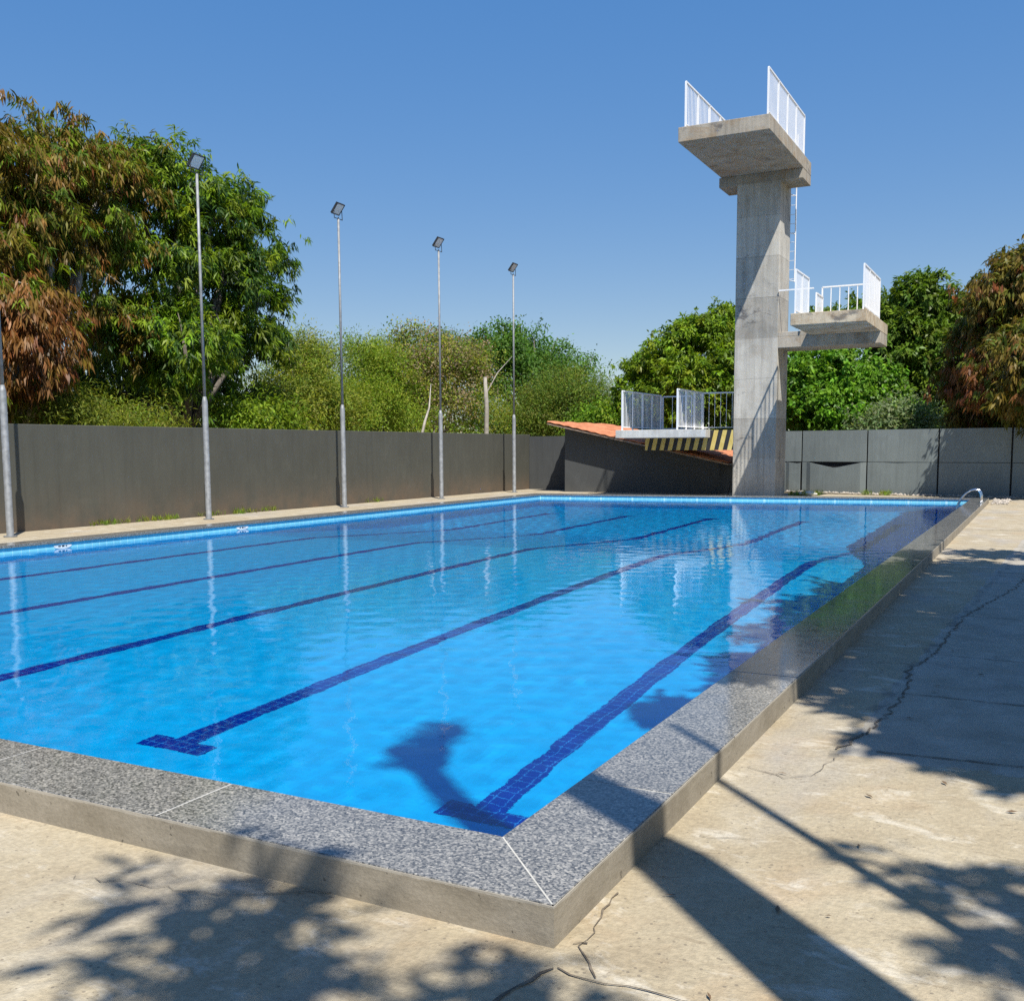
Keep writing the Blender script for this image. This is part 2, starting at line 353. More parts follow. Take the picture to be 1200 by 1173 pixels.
for k, (pts, amp, wd) in enumerate([
    ([(-1.36, 2.44), (-1.31, 2.62), (-1.28, 2.71)], .006, .006), ([(-1.28, 2.71), (-1.16, 2.695), (-.98, 2.725), (-.80, 2.70), (-.5, 2.68)], .007, .004),
    ([(-1.16, 2.72), (-1.20, 2.80), (-1.26, 2.88), (-1.25, 2.98), (-1.29, 3.10), (-1.30, 3.3)], .008, .003), ([(-1.25, 2.9), (-1.29, 2.88)], .004, .005),
    ([(-.92, 5.45), (-.80, 6.0), (-.74, 6.98), (-.80, 7.6), (-.70, 8.4), (-.66, 9.4), (-.60, 10.5), (-.40, 11.6), (-.22, 12.8), (-.10, 14.5)], .016, .006),
    ([(-.72, 5.52), (.4, 5.60), (3, 5.7)], .003, .006), ([(-.76, 6.93), (1, 6.90), (3, 6.9)], .005, .005), ([(-.68, 8.36), (1, 8.28), (3, 8.2)], .005, .005), ([(-.6, 10.4), (3, 10.3)], .006, .005),
    ([(-1.30, 21.4), (3, 21.2)], .004, .012), ([(-1.30, 27.0), (3, 26.8)], .004, .012), ([(-.45, 14.2), (3, 14)], .008, .009),
    ([(-1.25, 4.95), (-1.05, 4.86), (-.95, 4.95), (-.90, 5.3)], .008, .0022), ([(-1.2, 3.95), (-1.0, 4.02)], .006, .002), ([(-3.2, 2.5), (-2.6, 2.62), (-2.2, 2.86)], .012, .0018)]):
    vs, fs = wander(pts, .05 if wd < .012 else .09, amp, wd, k); mb.add([(x, y, .002) for x, y, _ in vs], fs)
tag(mb.build('deck_crack', M['crack']), kind='structure')

# ------------------------------------------------------------------ swimming pool
pool = thing('swimming_pool', 'large rectangular blue tiled swimming pool edged with speckled grey granite', 'swimming pool', (-8, 17, 0))
DS, DD, Y1, Y2 = -1.25, -3.9, 15.7, 21.0
rows = [(YN, DS), (Y1 - 1.0, DS), (Y1, DS - .03), (Y1 + .6, DS - .3), (Y2 - .6, DD + .25), (Y2, DD + .02), (Y2 + .8, DD)]
mb = MB()
prof = rows + [(None, DD)]
for (a, za), (b, zb) in zip(prof[:-1], prof[1:]):
    bl, br = (b, b) if b else (YFL, YFR)
    mb.quad((XL, a, za), (XR, a, za), (XR, br, zb), (XL, bl, zb))
for X, yf in ((XL, YFL), (XR, YFR)):
    for (a, za), (b, zb) in zip(prof[:-1], prof[1:]):
        b = b or yf; mb.quad((X, a, za), (X, b, zb), (X, b, -.10), (X, a, -.10))
mb.quad((XL, YN, DS), (XR, YN, DS), (XR, YN, -.10), (XL, YN, -.10))
mb.quad((XL, YFL, DD), (XR, YFR, DD), (XR, YFR, -.10), (XL, YFL, -.10))
basin = rel(mb.build('basin', M['floor']), pool)
mb = MB()
for (a, b) in zip(ring_in, ring_in[1:] + ring_in[:1]): mb.quad((*a, -.10), (*b, -.10), (*b, ZC - CT), (*a, ZC - CT))
band = rel(mb.build('waterline_tile', M['band']), pool)
def floor_z(y):
    for (a, za), (b, zb) in zip(prof[:-1], prof[1:]):
        if b is None or y <= b:
            b2 = b or 30; return za + (zb - za) * (y - a) / (b2 - a)
lanes = [((-2.72, -3.08), -3.1), ((-5.07, -5.43), -5.43), ((-7.58, -7.84), -7.86), ((-10.2, -10.22), -10.2), ((-12.66, -12.58), -12.6)]
for (xa, xb), xc in lanes:
    mb = MB(); lift = .006; hw = .093
    ys = [4.84] + [4.84 + k * .9 for k in range(1, 25)]; ys = [y for y in ys if y < 26.3] + [r[0] for r in rows if 4.84 < r[0] < 26.3] + [26.3]; ys = sorted(set(ys))
    def lx(y): return xa + (xb - xa) * (y - 4.84) / (Y1 - 4.84) if y < Y1 else xb + (xc - xb) * (y - Y1) / (26.3 - Y1)
    for a, b in zip(ys[:-1], ys[1:]):
        mb.quad((lx(a) - hw, a, floor_z(a) + lift), (lx(a) + hw, a, floor_z(a) + lift), (lx(b) + hw, b, floor_z(b) + lift), (lx(b) - hw, b, floor_z(b) + lift))
    for yt in (4.74, 26.3): mb.quad((lx(yt) - .275, yt, floor_z(yt) + lift + .004), (lx(yt) + .275, yt, floor_z(yt) + lift + .004), (lx(yt) + .275, yt + .185, floor_z(yt) + lift + .004), (lx(yt) - .275, yt + .185, floor_z(yt) + lift + .004))
    rel(mb.build('lane_marking', M['lane']), pool)
# coping: granite slabs mitred at the corners, bedded on a rendered kerb that comes up flush with their outer edge
mb = MB(); LIP = .025
def inset(poly, d):          # move the sides of a counter-clockwise polygon inwards
    out = []; n = len(poly)
    for i in range(n):
        p0, p, p1 = (Vector(poly[(i + k) % n]) for k in (-1, 0, 1))
        d0 = (p - p0).normalized(); d1 = (p1 - p).normalized(); n0, n1 = Vector((-d0.y, d0.x)), Vector((-d1.y, d1.x))
        out.append(p + (n0 + n1) * d / (1 + n0.dot(n1)))
    return out
lipc = inset(ring_in, LIP); outc = inset(ring_out, .004)
for i in range(4):
    A0, A1, B0, B1 = lipc[i], lipc[(i + 1) % 4], outc[i], outc[(i + 1) % 4]
    L = (B1 - B0).length; dv = (B1 - B0) / L
    if i == 0: cuts = [L - d for d in (13.0, 11.8, 10.6, 9.4, 8.05, 6.7, 5.5, 4.25, 3.0, 1.77)]
    elif i == 1: cuts = [1.18 + 2.45 * k for k in range(0, 12) if 1.18 + 2.45 * k < L - 1]
    else: n = round(L / (1.21 if i == 2 else 2.35)); cuts = [L * k / n + random.uniform(-.06, .06) for k in range(1, n)]
    cuts = [0] + cuts + [L]
    def inner(t):            # foot of the joint on the inner edge (sides i are straight, ends are mitred)
        da = (A1 - A0); u_ = (B0 + dv * t - A0).dot(da) / da.dot(da); return A0 + da * u_
    g = .0032
    for t0, t1 in zip(cuts[:-1], cuts[1:]):
        def end(t, sgn):
            if t == 0: p, q = A0.copy(), B0.copy()
            elif t == L: p, q = A1.copy(), B1.copy()
            else: p, q = inner(t), B0 + dv * t
            return p + dv * sgn * g, q + dv * sgn * g
        (p0, q0), (p1, q1) = end(t0, 1), end(t1, -1)
        q = [p0, p1, q1, q0]; zt = ZC + random.uniform(-.001, .001)
        mb.add([(p.x, p.y, ZC - CT) for p in q] + [(p.x, p.y, zt) for p in q], [[3, 2, 1, 0], [4, 5, 6, 7], [0, 1, 5, 4], [1, 2, 6, 5], [2, 3, 7, 6], [3, 0, 4, 7]])
cop = rel(mb.build('coping', M['granite'], bevel=.003), pool)
gb = MB(); gi, go = inset(ring_in, LIP - .004), inset(ring_out, .01)
gb.add([(p.x, p.y, ZC - .002) for p in gi] + [(p.x, p.y, ZC - .002) for p in go], [[0, 1, 5, 4], [1, 2, 6, 5], [2, 3, 7, 6], [3, 0, 4, 7]])
rel(gb.build('grout', M['joint']), pool)
kb = MB(); k0, k1 = inset(ring_in, -.03), inset(ring_out, .003); ro = [Vector(p) for p in ring_out]
for i in range(4):
    j = (i + 1) % 4
    kb.add([(*ro[i], -.05), (*ro[j], -.05), (*ro[j], ZC - .004), (*ro[i], ZC - .004)], [[0, 1, 2, 3]])
    kb.add([(*ro[i], ZC - .004), (*ro[j], ZC - .004), (*k1[j], ZC - .004), (*k1[i], ZC - .004)], [[0, 1, 2, 3]])
kerb = rel(kb.build('kerb', M['kerb']), pool)
# white oval depth plates let into the waterline tiles, marks too small to read
for px, py in ((73.5, 641.5), (284, 620)):
    p = at_x(px, py, XL); mbp = MB(); seg = 20
    ring = [(XL + .006, p[1] + .17 * math.copysign(abs(math.cos(a)) ** .7, math.cos(a)), p[2] * 0 + .045 + .042 * math.sin(a)) for a in [2 * math.pi * k / seg for k in range(seg)]]
    mbp.add(ring + [(x - .008, y, z) for x, y, z in ring], [list(range(seg))] + [[k, (k + 1) % seg, seg + (k + 1) % seg, seg + k] for k in range(seg)])
    pl = rel(mbp.build('depth_plate', M['plate']), pool)
    mk = MB()
    for k, (d, w_, h_) in enumerate(((-.09, .05, .010), (-.02, .05, .014), (.05, .03, .010))):
        mk.quad((XL + .009, p[1] + d, .045 - h_), (XL + .009, p[1] + d + w_, .045 - h_), (XL + .009, p[1] + d + w_, .045 + h_ * .6), (XL + .009, p[1] + d, .045 + h_ * .6))
    o = mk.build('plate_mark', M['ink']); o.parent = pl
NXW, NYW = 250, 560                     # real ripples, a millimetre or so high: they focus the sun on the floor
gx, gy = np.meshgrid(np.linspace(0, 1, NXW + 1), np.linspace(0, 1, NYW + 1))
wx = XL + (XR - XL) * gx; wy = YN + (YFL + (YFR - YFL) * gx - YN) * gy; wz = np.zeros_like(wx)
for k in range(26):
    lam = rng.uniform(.16, .5); an = rng.uniform(0, 2 * math.pi); wz += .00015 * lam / .3 * np.sin(2 * math.pi / lam * (wx * math.cos(an) + wy * math.sin(an)) + rng.uniform(0, 6.28))
wz *= np.minimum(1, np.minimum(np.minimum(gx, 1 - gx) * 40, np.minimum(gy, 1 - gy) * 80))
idx = np.arange((NXW + 1) * (NYW + 1)).reshape(NYW + 1, NXW + 1)
wm = MB(); wm.v = np.stack([wx, wy, wz], -1).reshape(-1, 3).tolist(); wm.f = np.stack([idx[:-1, :-1], idx[:-1, 1:], idx[1:, 1:], idx[1:, :-1]], -1).reshape(-1, 4).tolist()
water = tag(wm.build('water', M['water'], smooth=True), kind='structure')
water.cycles.is_caustics_caster = True
for o in pool.children: o.cycles.is_caustics_receiver = True

# handrail of the pool ladder on the far right coping
lad = thing('pool_ladder', 'bright steel pool ladder handrail arching over the far right coping', 'pool ladder', (-1.6, 28.6, ZC))
for yy in (28.45, 28.95):
    pts = [(-1.95, yy, -.9), (-1.95, yy, .05)] + [(-1.95 + .02 + (.05 + .2 * (1 - math.cos(a))) * 1., yy, .12 + .42 * math.sin(a * .5 + .05)) for a in [.2, .6, 1.0, 1.4, 1.8, 2.2, 2.6]]
    pts = [(-1.95, yy, -.9), (-1.95, yy, .02), (-1.93, yy, .12), (-1.86, yy, .26), (-1.76, yy, .38), (-1.66, yy, .455), (-1.56, yy, .485), (-1.47, yy, .47), (-1.42, yy, .41), (-1.40, yy, .32), (-1.395, yy, ZC)]
    rel(MB().tube(pts, .021, 10).build('handrail', M['steel'], smooth=True), lad)
    rel(MB().tube([(-1.395, yy, ZC + .001), (-1.395, yy, ZC + .02)], .05, 14).build('flange', M['steel']), lad)
for z in (-.25, -.5, -.75): rel(MB().box(-1.99, -1.91, 28.44, 28.96, z - .015, z + .015).build('tread', M['steel']), lad)

# ------------------------------------------------------------------ diving tower
tw = thing('diving_tower', 'tall raw concrete diving tower with three railed platforms over the far end of the pool', 'diving tower', (-8.2, 33, 0))
TX0, TX1, TY0, TY1 = -8.88, -7.52, 32.3, 33.7
def tp(mbx, name, mat, bevel=0): return rel(mbx.build(name, mat, bevel=bevel), tw)
tp(MB().box(TX0, TX1, TY0, TY1, -.02, 10.0), 'column', M['tower'], .015)
tp(MB().box(-9.40, -6.86, 28.05, 33.45, 10.02, 10.42), 'top_platform', M['slab'], .012)
tp(MB().box(-9.46, -6.863, 32.297, 33.453, 9.72, 10.016), 'top_beam', M['slab'], .01)
tp(MB().box(-6.53, -4.48, 29.5, 33.72, 5.0, 5.33), 'middle_platform', M['ochre'], .012)
tp(MB().box(TX1 + .002, -4.483, 32.303, 33.70, 4.66, 4.996).box(TX1 + .002, -6.535, 32.303, 33.70, 4.996, 5.14), 'middle_beam', M['slab'], .01)
lp = [(-12.28, 30.7), (-9.30, 30.7), (-9.64, 32.2), (-9.64, 35.2), (-12.28, 35.2)]
tp(MB().add([(x, y, 1.90) for x, y in lp] + [(x, y, 2.15) for x, y in lp], [[4, 3, 2, 1, 0], [5, 6, 7, 8, 9]] + [[k, (k + 1) % 5, 5 + (k + 1) % 5, 5 + k] for k in range(5)]), 'low_platform', M['lime'], .01)
tp(MB().box(-11.86, TX0 - .003, 32.31, 33.6, 1.50, 1.897).box(-9.636, TX0 - .003, 32.312, 33.6, 1.8975, 2.145), 'striped_beam', M['stripes'])
def railing(name, a, b, z, h=1.2, bars=.105, posts=None, lo=.10, r=.0075, top=.022, post_r=.022):
    """straight guard rail from a to b (x, y): top and bottom rails, thicker posts, close balusters"""
    mbx = MB(); a, b = Vector(a), Vector(b); L = (b - a).length; d = (b - a) / L
    def bar(p0, p1, hw):
        p0, p1 = Vector(p0), Vector(p1); t = (p1 - p0).normalized(); ref = Vector((0, 0, 1)) if abs(t.z) < .9 else Vector((d.x, d.y, 0))
        u = t.cross(ref).normalized() * hw; v_ = t.cross(u).normalized() * hw
        vs = [p + s1 * u + s2 * v_ for p in (p0, p1) for s1, s2 in ((1, 1), (1, -1), (-1, -1), (-1, 1))]
        mbx.add(vs, [[0, 1, 2, 3], [7, 6, 5, 4], [0, 4, 5, 1], [1, 5, 6, 2], [2, 6, 7, 3], [3, 7, 4, 0]])
    n = posts or max(2, round(L / .95) + 1)
    P = lambda t, zz: (a.x + d.x * t, a.y + d.y * t, zz)
    bar(P(0, z + h), P(L, z + h), top); bar(P(0, z + lo), P(L, z + lo), .016)
    for k in range(n): bar(P(L * k / (n - 1), z - .01), P(L * k / (n - 1), z + h), post_r)
    m_ = max(2, round(L / (bars * 1.25)))
    for k in range(1, m_): bar(P(L * k / m_, z + lo), P(L * k / m_, z + h), r)
    return tp(mbx, name, M['white'])
zt = 10.42
railing('railing', (-9.22, 28.14), (-9.22, 32.6), zt, 1.22, .10, 5); railing('railing', (-6.94, 28.14), (-6.94, 32.7), zt, 1.22, .10, 5)
railing('railing', (-9.22, 33.3), (-8.1, 33.3), zt, 1.05, .14, 2)
zm = 5.33
railing('railing', (-4.58, 29.6), (-4.58, 32.55), zm, 1.22, .10, 4); railing('railing', (-6.42, 29.6), (-6.42, 31.35), zm, 1.22, .10, 3)
railing('railing', (-6.45, 33.6), (-4.85, 33.6), zm, 1.27, .21, 2, r=.013)
tp(MB().box(TX1 + .01, -6.45, 32.24, 32.28, 6.38, 6.42).box(-6.85, -6.81, 32.24, 32.28, 5.142, 6.378), 'hand_bar', M['white'])
railing('railing', (-6.42, 32.5), (-6.42, 33.5), zm, .95, .10, 2)
zl = 2.15
railing('railing', (-12.08, 30.78), (-12.08, 34.5), zl, 1.25, .10, 5); railing('railing', (-10.24, 30.78), (-10.24, 33.4), zl, 1.25, .10, 4)
railing('railing', (-10.24, 33.5), (-8.92, 33.72), zl, 1.25, .15, 2); railing('railing', (-12.05, 34.62), (-11.0, 34.62), zl, 1.22, .26, 2)
# ladder up the back of the column from the middle to the top platform
mbx = MB()
for xx in (-7.86, -7.42): mbx.tube([(xx, 34.0, 6.9), (xx, 34.0, 11.5)], .022, 6)
for k in range(16): mbx.tube([(-7.86, 34.0, 7.0 + .29 * k), (-7.42, 34.0, 7.0 + .29 * k)], .008, 6)
for zz in (6.92, 8.4, 9.6):
    for xx in (-7.86, -7.42): mbx.tube([(xx, 34.0, zz), (xx - .12 * (xx > -7.6), 33.68, zz)], .014, 6)
tp(mbx, 'access_ladder', M['white'])

# ------------------------------------------------------------------ walls
wl = MB()
wl.box(-18.13, -17.95, -8, 35.9, -.05, 2.12); tag(wl.build('boundary_wall', M['wall'], bevel=.012), 'long taupe painted wall running beside the pool behind the four lamp poles', 'wall')
cw = MB().box(-17.94, -16.3, 35.8, 35.95, -.05, 2.05)
tag(cw.build('corner_wall', M['shed']), 'short grey wall closing the gap between the long taupe wall and the tiled shed', 'wall')
bw = thing('panelled_wall', 'blue grey panelled wall behind the tower at the right end of the pool', 'wall', (-4, 36, 0))
WA, WB = Vector((-9.6, 37.3)), Vector((3.2, 34.0))
def wp(px):      # point on the back wall seen at a pixel column
    d = ray(px, 540); a = math.atan2(d[0], d[1]); dv = WB - WA
    t = (WA.x - WA.y * math.tan(a)) / (math.tan(a) * dv.y - dv.x); return t
cuts = [0.0] + [wp(p) for p in (939.5, 1016, 1099.5, 1185.5)] + [1.0]
dv = WB - WA; nv = Vector((dv.y, -dv.x)).normalized()        # towards the pool
if nv.y > 0: nv = -nv
def W(t, off, z): p = WA + dv * t + nv * off; return (p.x, p.y, z)
mbx = MB().add([W(0, -.12, -.05), W(1, -.12, -.05), W(1, -.03, -.05), W(0, -.03, -.05), W(0, -.12, 2.12), W(1, -.12, 2.12), W(1, -.03, 2.12), W(0, -.03, 2.12)], [[3, 2, 1, 0], [4, 5, 6, 7], [0, 1, 5, 4], [1, 2, 6, 5], [2, 3, 7, 6], [3, 0, 4, 7]])
rel(mbx.build('backing', M['dark']), bw)
for i, (t0, t1) in enumerate(zip(cuts[:-1], cuts[1:])):
    g = .0022; n = 14
    for up in (0, 1):
        vs = []; fs = []
        za, zb = (-.03, 1.06) if not up else (1.075, 2.15)
        for k in range(n + 1):
            s = k / n; t = t0 + g + (t1 - t0 - 2 * g) * s
            sag = 0
            if not up and i == 1: sag = .20 * max(0, 1 - abs(s - .52) / .44) ** 1.0
            if not up and i == 0: sag = .05 * max(0, 1 - abs(s - .93) / .2)
            bulge = .02 * math.sin(math.pi * s) + (.05 * (sag > 0) if not up else 0)
            vs += [W(t, bulge, za), W(t, bulge + .012 * math.sin(2 * math.pi * s + i), zb - sag), W(t, bulge - .03, zb - sag), W(t, bulge - .03, za)]
            if k:
                o = 4 * (k - 1); fs += [[o, o + 4, o + 5, o + 1], [o + 1, o + 5, o + 6, o + 2], [o + 3, o + 2, o + 6, o + 7]]
        fs += [[0, 1, 2, 3], [4 * n + q for q in (3, 2, 1, 0)]]
        rel(MB().add(vs, fs).build('wall_panel', M['grey']), bw)

# ------------------------------------------------------------------ shed with a clay tile roof
sh = thing('shed', 'low charcoal shed with a sloping orange clay tile roof, left of the diving tower', 'shed', (-13, 35.5, 0))
HY0, HY1 = 34.0, 39.3; hx0, hx1 = -15.58, -9.8
rz = lambda x: 2.50 - (x + 16.1) * .2155
mbx = MB()
for y0, y1 in ((HY0, HY0 + .15), (HY1 - .15, HY1)):
    mbx.add([(hx0, y0, -.03), (hx1, y0, -.03), (hx1, y0, rz(hx1) - .06), (hx0, y0, rz(hx0) - .06), (hx0, y1, -.03), (hx1, y1, -.03), (hx1, y1, rz(hx1) - .06), (hx0, y1, rz(hx0) - .06)], [[0, 1, 2, 3], [7, 6, 5, 4], [0, 4, 5, 1], [1, 5, 6, 2], [2, 6, 7, 3], [3, 7, 4, 0]])
for x0, x1 in ((hx0, hx0 + .15), (hx1 - .15, hx1)): mbx.box(x0 + .001, x1 - .001, HY0 + .151, HY1 - .151, -.03, rz(x1) - .07)
rel(mbx.build('wall', M['shed']), sh)
nx_, ny_ = 38, 160; vs = []; fs = []
rx0, rx1, ry0, ry1 = -16.1, -9.35, 33.5, 39.6
for i in range(nx_ + 1):
    for j in range(ny_ + 1):
        x = rx0 + (rx1 - rx0) * i / nx_; y = ry0 + (ry1 - ry0) * j / ny_
        course = (i % 2) * .022 + .012 * math.sin(i * 12.9 + int(j / 5.3) * 7.1)
        vs.append((x, y, rz(x) + .045 + .035 * math.sin(2 * math.pi * y / .21) + course))
n0 = len(vs)
for i in range(nx_):
    for j in range(ny_):
        a = i * (ny_ + 1) + j; fs.append([a, a + ny_ + 1, a + ny_ + 2, a + 1])
rel(MB().add(vs, fs).build('tile_roof', M['roof']), sh)
mbx = MB().add([(rx0 + .02, ry0 + .03, rz(rx0) - .05), (rx1 - .02, ry0 + .03, rz(rx1) - .05), (rx1 - .02, ry1 - .03, rz(rx1) - .05), (rx0 + .02, ry1 - .03, rz(rx0) - .05),
                (rx0 + .02, ry0 + .03, rz(rx0) + .0), (rx1 - .02, ry0 + .03, rz(rx1) + .0), (rx1 - .02, ry1 - .03, rz(rx1) + .0), (rx0 + .02, ry1 - .03, rz(rx0) + .0)], [[3, 2, 1, 0], [4, 5, 6, 7], [0, 1, 5, 4], [1, 2, 6, 5], [2, 3, 7, 6], [3, 0, 4, 7]])
rel(mbx.build('roof_boarding', m_plain("weathered_timber", (.30, .22, .16), .85, 0, .3)), sh)

# ------------------------------------------------------------------ lamp poles
def make_pole():
    r = thing('lamp_pole', '', 'lamp pole', (0, 0, 0))
    MB().tube([(0, 0, 0), (0, 0, .03), (0, 0, 2.68), (0, 0, 2.80)], [.078, .066, .064, .036], 16).build('lower_tube', M['galv'], r, True)
    MB().tube([(0, 0, 0), (0, 0, .02)], .12, 16).build('base_plate', M['galv'], r)
    MB().tube([(0, 0, 2.80), (0, 0, 7.72)], [.034, .031], 12).build('upper_tube', M['galv'], r, True)
    hd = bpy.data.objects.new('floodlight', None); COL.objects.link(hd); hd.parent = r; hd.location = (0, 0, 7.72); hd.scale = (.88,) * 3; hd.rotation_euler = (0, 0, 0)
    t = Vector((.21, 0, .27)).normalized(); nrm = Vector((.27, 0, -.21)).normalized(); cen = Vector((0, 0, .30)); ey = Vector((0, 1, 0))
    def slab(hw, hh, d0, d1, mbx):
        vs = [cen + ey * (sy * hw) + t * (sz * hh) + nrm * d for d in (d0, d1) for sy, sz in ((-1, -1), (1, -1), (1, 1), (-1, 1))]
        return mbx.add(vs, [[0, 1, 2, 3], [7, 6, 5, 4], [0, 4, 5, 1], [1, 5, 6, 2], [2, 6, 7, 3], [3, 7, 4, 0]])
    fm = MB(); slab(.20, .185, -.05, 0, fm)
    for a, b, hw, hh in ((ey, t, .02, .185),):
        for sgn in (-1, 1):
            for (cx, hw_, hh_) in ((cen + ey * sgn * .188, .014, .187), (cen + t * sgn * .173, .202, .014)):
                vs = [cx + ey * (sy * hw_) + t * (sz * hh_) + nrm * d for d in (-.002, .014) for sy, sz in ((-1, -1), (1, -1), (1, 1), (-1, 1))]
                fm.add(vs, [[0, 1, 2, 3], [7, 6, 5, 4], [0, 4, 5, 1], [1, 5, 6, 2], [2, 6, 7, 3], [3, 7, 4, 0]])
    for k in range(7): slab(.008, .15, -.085, -.05, fm) if False else None
    fm.build('frame', M['black'], hd)
    ln = MB(); slab(.174, .159, -.001, .006, ln); ln.build('lens', M['lens'], hd)
    bk = MB()
    for sy in (-1, 1): bk.tube([cen + ey * sy * .212 - nrm * .02, Vector((0, sy * .212, .02))], .011, 6)
    bk.tube([(0, -.222, .012), (0, .222, .012)], .012, 6); bk.tube([(0, 0, -.02), (0, 0, .06)], .018, 8); bk.build('bracket', M['black'], hd)
    return r
pole = make_pole(); PX_ = -17.05
plab = ['galvanised lamp pole at the left edge of the photo, its shadow on the wall', 'galvanised lamp pole in front of the big mango trees, floodlight against the crown',
        'galvanised lamp pole standing clear of the mango crown, second from the left among full poles', 'galvanised lamp pole in front of the dry tree, third floodlight along the wall', 'galvanised lamp pole nearest the shed, smallest and farthest of its row']
for k, y in enumerate((12.4, 17.5, 22.65, 27.75, 32.8)):
    o = pole if k == 0 else copy_tree(pole); o.location = (PX_, y, 0); o.rotation_euler.z = random.uniform(-.06, .06)
    tag(o, plab[k], 'lamp pole', 'lamp poles along the pool')
post = thing('steel_post', 'plain galvanised post on the near right deck, only its thin shadow falls into the photo', 'post', (1.22, 2.14, 0))
MB().tube([(0, 0, 0), (0, 0, 2.7), (0, 0, 2.78)], [.06, .06, .034], 14).build('lower_tube', M['galv'], post, True)
MB().tube([(0, 0, 2.78), (0, 0, 6.75)], [.033, .028], 12).build('upper_tube', M['galv'], post, True)

# ------------------------------------------------------------------ foliage
def hsv_jit(cols, n, sat=.12, val=.25):
    c_ = np.array(cols, float)[rng.integers(0, len(cols), n)]
    return c_ * (1 + rng.uniform(-val, val, (n, 1))) * (1 + rng.uniform(-sat, sat, (n, 3)))
def lobes_clusters(lobes, n, fill=.5, holes=.35, up=.15, rag=.10, clump=1, cs=.25):
    """cluster centres spread through overlapping ellipsoids, thicker towards their skin, with ragged gaps"""
    C_ = np.array([l[0] for l in lobes], float); R_ = np.array([l[1] if hasattr(l[1], '__len__') else (l[1],) * 3 for l in lobes], float)
    wgt = (R_.prod(1)) ** (2 / 3); wgt = np.maximum(wgt, wgt.mean() * .12); wgt /= wgt.sum()
    def raw(n):
        out = []; nor = []; tot = 0
        while tot < n:
            k = rng.choice(len(lobes), n, p=wgt); d = rng.normal(size=(n, 3)); d[:, 2] += up; d /= np.linalg.norm(d, axis=1)[:, None]
            rad = 1 - np.abs(rng.normal(0, fill * .5, n)); rad = np.clip(rad, .12, 1.0) * rng.uniform(.9, 1.10, n) * np.where(rng.random(n) < rag, rng.uniform(1.0, 1.32, n), 1)
            p = C_[k] + d * R_[k] * rad[:, None]
            q = p * 1.25; nz = np.sin(q[:, 0] * 1.7 + 1.3 * np.sin(q[:, 1] * 1.1)) + np.sin(q[:, 1] * 1.9 + 1.1 * np.sin(q[:, 2] * 1.6 + 2)) + np.sin(q[:, 2] * 2.3 + q[:, 0] * .7)
            nz += .6 * np.sin(q[:, 0] * 4.1 + q[:, 2] * 3.3) * np.sin(q[:, 1] * 3.7)
            keep = nz > (-3 + 3.4 * holes * 1.6)
            out.append(p[keep]); nor.append(d[keep]); tot += keep.sum()
        return np.concatenate(out)[:n], np.concatenate(nor)[:n]
    if clump <= 1: return raw(n)
    nc = max(4, n // clump); p, d = raw(nc); i = rng.integers(0, nc, n)
    off = rng.normal(0, 1, (n, 3)) * cs * np.array([1, 1, .6]) * rng.uniform(.6, 1.3, (nc, 1))[i]
    off[:, 2] -= .5 * np.hypot(off[:, 0], off[:, 1])                 # each spray domes over and hangs at its rim
    d2 = d[i] + off / cs * .5; d2 /= np.linalg.norm(d2, axis=1)[:, None]
    return p[i] + off, d2
def leaf_mesh(name, pts, nor, tint, mat, m=13, length=.22, width=.05, droop=.8, spread=1., parent=None, twig=.06):
    n = len(pts); N = n * m
    P = np.repeat(pts, m, 0) + rng.normal(0, twig, (N, 3)); D = rng.normal(size=(N, 3)); D /= np.linalg.norm(D, axis=1)[:, None]
    dr = np.asarray(droop if hasattr(droop, '__len__') else np.full(n, droop)); dr = np.repeat(dr, m)
    A = np.repeat(nor, m, 0)
    D = D * spread + A * .55; D[:, 2] -= dr
    D /= np.linalg.norm(D, axis=1)[:, None]
    Sd = np.cross(D, rng.normal(size=(N, 3)) * .5 + A * .6 + np.array([0, 0, .9])); Sd /= np.linalg.norm(Sd, axis=1)[:, None] + 1e-9
    L = length * rng.uniform(.65, 1.25, (N, 1)); Wd = width * rng.uniform(.7, 1.25, (N, 1))
    mid = P + D * L * .45; tip = P + D * L; tip[:, 2] -= .22 * L[:, 0] * np.minimum(1, dr + .2)
    V = np.stack([P, mid + Sd * Wd, tip, mid - Sd * Wd], 1).reshape(-1, 3)
    me = bpy.data.meshes.new(name); me.vertices.add(4 * N); me.vertices.foreach_set('co', V.astype(np.float32).ravel())
    me.loops.add(4 * N); me.loops.foreach_set('vertex_index', np.arange(4 * N, dtype=np.int32))
    me.polygons.add(N); me.polygons.foreach_set('loop_start', np.arange(0, 4 * N, 4, dtype=np.int32)); me.polygons.foreach_set('loop_total', np.full(N, 4, np.int32))
    T = np.repeat(tint, m, 0) * (1 + rng.uniform(-.22, .22, (N, 1)))
    col = np.ones((N, 4), np.float32); col[:, :3] = np.clip(T, 0, 1); col = np.repeat(col, 4, 0)
    at = me.attributes.new('leaf_tint', 'FLOAT_COLOR', 'POINT'); at.data.foreach_set('color', col.ravel())
    me.update(); me.validate(); me.materials.append(mat)
    o = bpy.data.objects.new(name, me); COL.objects.link(o)
    if parent: rel(o, parent)
    return o
